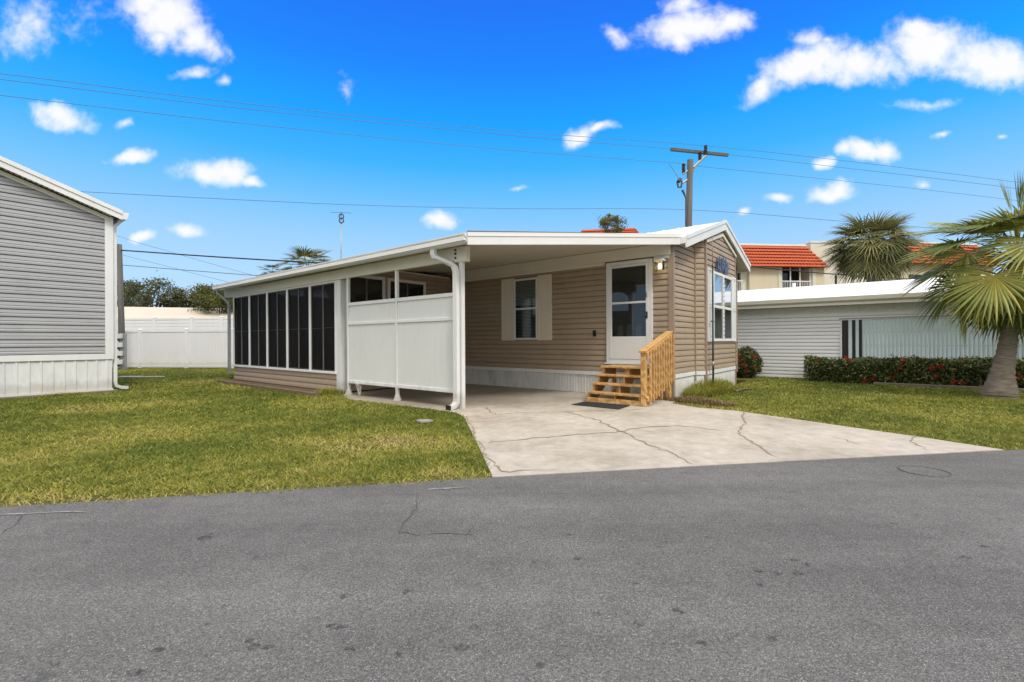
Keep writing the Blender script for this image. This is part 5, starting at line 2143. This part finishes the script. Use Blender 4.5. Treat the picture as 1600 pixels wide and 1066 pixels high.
# clear air colour by elevation, blended with the physical sky
grad = ramp(nt, Z, [(0.0, (0.52, 0.73, 0.97)), (0.12, (0.44, 0.69, 0.97)), (0.20, (0.33, 0.62, 0.98)), (0.28, (0.16, 0.53, 0.99)), (0.345, (0.045, 0.44, 1.0)), (0.42, (0.008, 0.35, 1.0)), (0.50, (0.010, 0.235, 0.97)), (0.60, (0.012, 0.165, 0.90)), (0.8, (0.01, 0.12, 0.7))])
skyc = mixc(nt, 1.0, sky.outputs[0], (0.10, 0.10, 0.10), 'MULTIPLY')
blue = mixc(nt, 0.93, skyc, grad)

# cumulus: soft ellipses in direction space broken up by noise
yd = mth('MAXIMUM', Y, 0.05)
U, V_ = mth('DIVIDE', X, yd), mth('DIVIDE', Z, yd)
uv = nd(nt, 'ShaderNodeCombineXYZ')
nt.links.new(U, uv.inputs[0])
nt.links.new(V_, uv.inputs[1])
uvo = uv.outputs[0]
wn = nd(nt, 'ShaderNodeTexNoise')
wn.inputs['Scale'].default_value = 9
wn.inputs['Detail'].default_value = 3
nt.links.new(uvo, wn.inputs['Vector'])
ws = nd(nt, 'ShaderNodeVectorMath', operation='MULTIPLY_ADD')
nt.links.new(wn.outputs['Color'], ws.inputs[0])
ws.inputs[1].default_value = (0.075, 0.05, 0)
ws.inputs[2].default_value = (-0.0375, -0.025, 0)
wadd = nd(nt, 'ShaderNodeVectorMath', operation='ADD')
nt.links.new(uvo, wadd.inputs[0])
nt.links.new(ws.outputs[0], wadd.inputs[1])
uvw = wadd.outputs[0]
CL = [  # photo x, y, rx, ry, tilt, strength
    (262, 28, 66, 52, -18, 1.0), (305, 62, 55, 34, -25, 1.0), (230, -5, 50, 45, 0, 1.0), (245, 60, 22, 26, 0, .9),
    (1085, 44, 92, 30, 6, 1.0), (1068, 10, 34, 22, 0, .75), (1060, 60, 34, 24, -20, .9), (1140, 38, 40, 22, 10, 1.0),
    (1250, 105, 90, 34, 26, 1.0), (1345, 100, 105, 34, 4, 1.0), (1450, 75, 90, 44, 8, 1.0), (1545, 95, 105, 44, -14, 1.0), (1440, 52, 40, 22, 10, 1), (1188, 138, 36, 18, 40, .9),
    (1660, 110, 90, 40, -10, 1.0),
    (98, 183, 58, 25, -8, 1.0), (80, 176, 34, 18, 10, .9), (196, 244, 40, 14, 6, 1.0), (318, 268, 52, 24, -4, 1.0), (350, 266, 48, 22, -4, 1.0), (392, 280, 28, 11, -14, .9),
    (905, 211, 38, 16, 30, 1.0), (935, 198, 30, 8, 12, .85), (1350, 238, 54, 18, -6, 1.0), (1382, 238, 30, 22, 0, 1.0), (1314, 234, 20, 14, 0, .9), (1286, 255, 22, 11, 0, 1.0),
    (1290, 303, 48, 17, 4, 1.0), (1310, 297, 30, 18, 0, 1.0), (1160, 328, 20, 8, 0, .8), (1218, 310, 22, 8, 6, .8), (686, 343, 38, 13, 6, .9), (695, 340, 24, 14, 0, .9),
    (289, 362, 36, 13, 0, 1.0), (222, 369, 18, 11, 0, .9), (1473, 214, 18, 8, 10, .75), (300, 117, 34, 11, 4, .62), (348, 132, 11, 12, 0, .6), (186, 193, 17, 9, 12, .6),
    (55, 40, 115, 50, 14, .42), (1265, 58, 30, 17, 10, .7), (1290, 64, 14, 8, 0, .6), (960, 55, 32, 15, -30, .55), (812, 291, 22, 5, 0, .55), (545, 152, 16, 24, 0, .42), (1440, 286, 16, 7, 0, .5), (1570, 214, 12, 6, 10, .5), (1450, 160, 60, 10, 0, .42)]
fld = None
for (x, y, rx, ry, tl, stg) in CL:
    r = ray(x, y)
    mp_ = nd(nt, 'ShaderNodeMapping', vector_type='TEXTURE')
    mp_.inputs['Location'].default_value = (r[0], r[2], 0)
    mp_.inputs['Rotation'].default_value = (0, 0, R(tl))
    mp_.inputs['Scale'].default_value = (rx / F_PX * 1.20, ry / F_PX * 1.22, 1)
    nt.links.new(uvw, mp_.inputs['Vector'])
    ln = nd(nt, 'ShaderNodeVectorMath', operation='LENGTH')
    nt.links.new(mp_.outputs[0], ln.inputs[0])
    vlu = mth('MULTIPLY_ADD', ln.outputs['Value'], -1.0 * stg, 1.0 * stg)
    fld = vlu if fld is None else mth('SMOOTH_MAX', fld, vlu, 0.08)
def cnoise(scale, det, ro, dist=0.0):
    n = nd(nt, 'ShaderNodeTexNoise')
    n.inputs['Scale'].default_value = scale
    n.inputs['Detail'].default_value = det
    n.inputs['Roughness'].default_value = ro
    n.inputs['Distortion'].default_value = dist
    nt.links.new(uvo, n.inputs['Vector'])
    return n.outputs['Fac']
cn = mth('ADD', mth('MULTIPLY', cnoise(11, 7, 0.55, .2), 0.6), mth('MULTIPLY', cnoise(34, 6, 0.6, .2), 0.4))
val = mth('ADD', fld, mth('MULTIPLY_ADD', cn, 1.7, -0.85))
alpha = nd(nt, 'ShaderNodeMapRange', interpolation_type='SMOOTHSTEP')
nt.links.new(val, alpha.inputs[0])
alpha.inputs[1].default_value = 0.03
alpha.inputs[2].default_value = 0.86
front = mth('GREATER_THAN', Y, 0.06)
am = mth('MULTIPLY', alpha.outputs[0], front)
cn2 = cnoise(14, 5, 0.5)
ccol = ramp(nt, mth('ADD', val, mth('MULTIPLY', cn2, 0.35)), [(0.2, (0.86, 0.90, 0.98)), (0.6, (0.97, 0.975, 0.99)), (1.0, (0.90, 0.90, 0.93))])
vis = mixc(nt, am, blue, ccol)
# unseen bright cloud cover overhead and behind the camera, added as neutral fill light
fill_deck = nd(nt, 'ShaderNodeMapRange', interpolation_type='SMOOTHSTEP')
nt.links.new(Y, fill_deck.inputs[0])
fill_deck.inputs[1].default_value = 0.52
fill_deck.inputs[2].default_value = 0.20
fill_deck.inputs[3].default_value = 0.0
fill_deck.inputs[4].default_value = 1.0
hm = nd(nt, 'ShaderNodeMapRange', interpolation_type='SMOOTHSTEP')
nt.links.new(Z, hm.inputs[0])
hm.inputs[1].default_value = 0.0
hm.inputs[2].default_value = 0.25
dn = nd(nt, 'ShaderNodeTexNoise')
dn.inputs['Scale'].default_value = 3.5
dn.inputs['Detail'].default_value = 7
nt.links.new(tc.outputs['Generated'], dn.inputs['Vector'])
dcol = ramp(nt, dn.outputs['Fac'], [(0.35, (1.10, 1.08, 1.05)), (0.65, (1.70, 1.67, 1.61))])
dk = mth('MULTIPLY', fill_deck.outputs[0], mth('MULTIPLY_ADD', hm.outputs[0], 0.75, 0.25))
up_ramp = nd(nt, 'ShaderNodeMapRange', interpolation_type='SMOOTHSTEP')
nt.links.new(Z, up_ramp.inputs[0])
up_ramp.inputs[1].default_value = 0.05
up_ramp.inputs[2].default_value = 0.80
up_ramp.inputs[3].default_value = 0.36
up_ramp.inputs[4].default_value = 1.25
dsc = nd(nt, 'ShaderNodeVectorMath', operation='SCALE')
nt.links.new(dcol, dsc.inputs[0])
nt.links.new(up_ramp.outputs[0], dsc.inputs['Scale'])
full = mixc(nt, dk, vis, dsc.outputs[0])
nt.links.new(full, bg_.inputs['Color'])
bg_.inputs['Strength'].default_value = 1.0
wd_.cycles.sampling_method = 'MANUAL'
wd_.cycles.sample_map_resolution = 1024

sd = bpy.data.lights.new('sun', 'SUN')
sd.energy = 2.0
sd.angle = R(13)
sd.color = (1.0, 0.95, 0.88)
so_ = bpy.data.objects.new('sun', sd)
C.objects.link(so_)
az, el = R(SUN_AZ), R(SUN_EL)
sv = Vector((math.sin(az) * math.cos(el), math.cos(az) * math.cos(el), math.sin(el)))
so_.rotation_euler = sv.to_track_quat('Z', 'Y').to_euler()
so_.location = sv * 50

S.view_settings.view_transform = 'Standard'
S.view_settings.look = 'None'
S.view_settings.exposure = 0.13
S.view_settings.gamma = 1.0
S.cycles.max_bounces = 6
S.cycles.transparent_max_bounces = 12
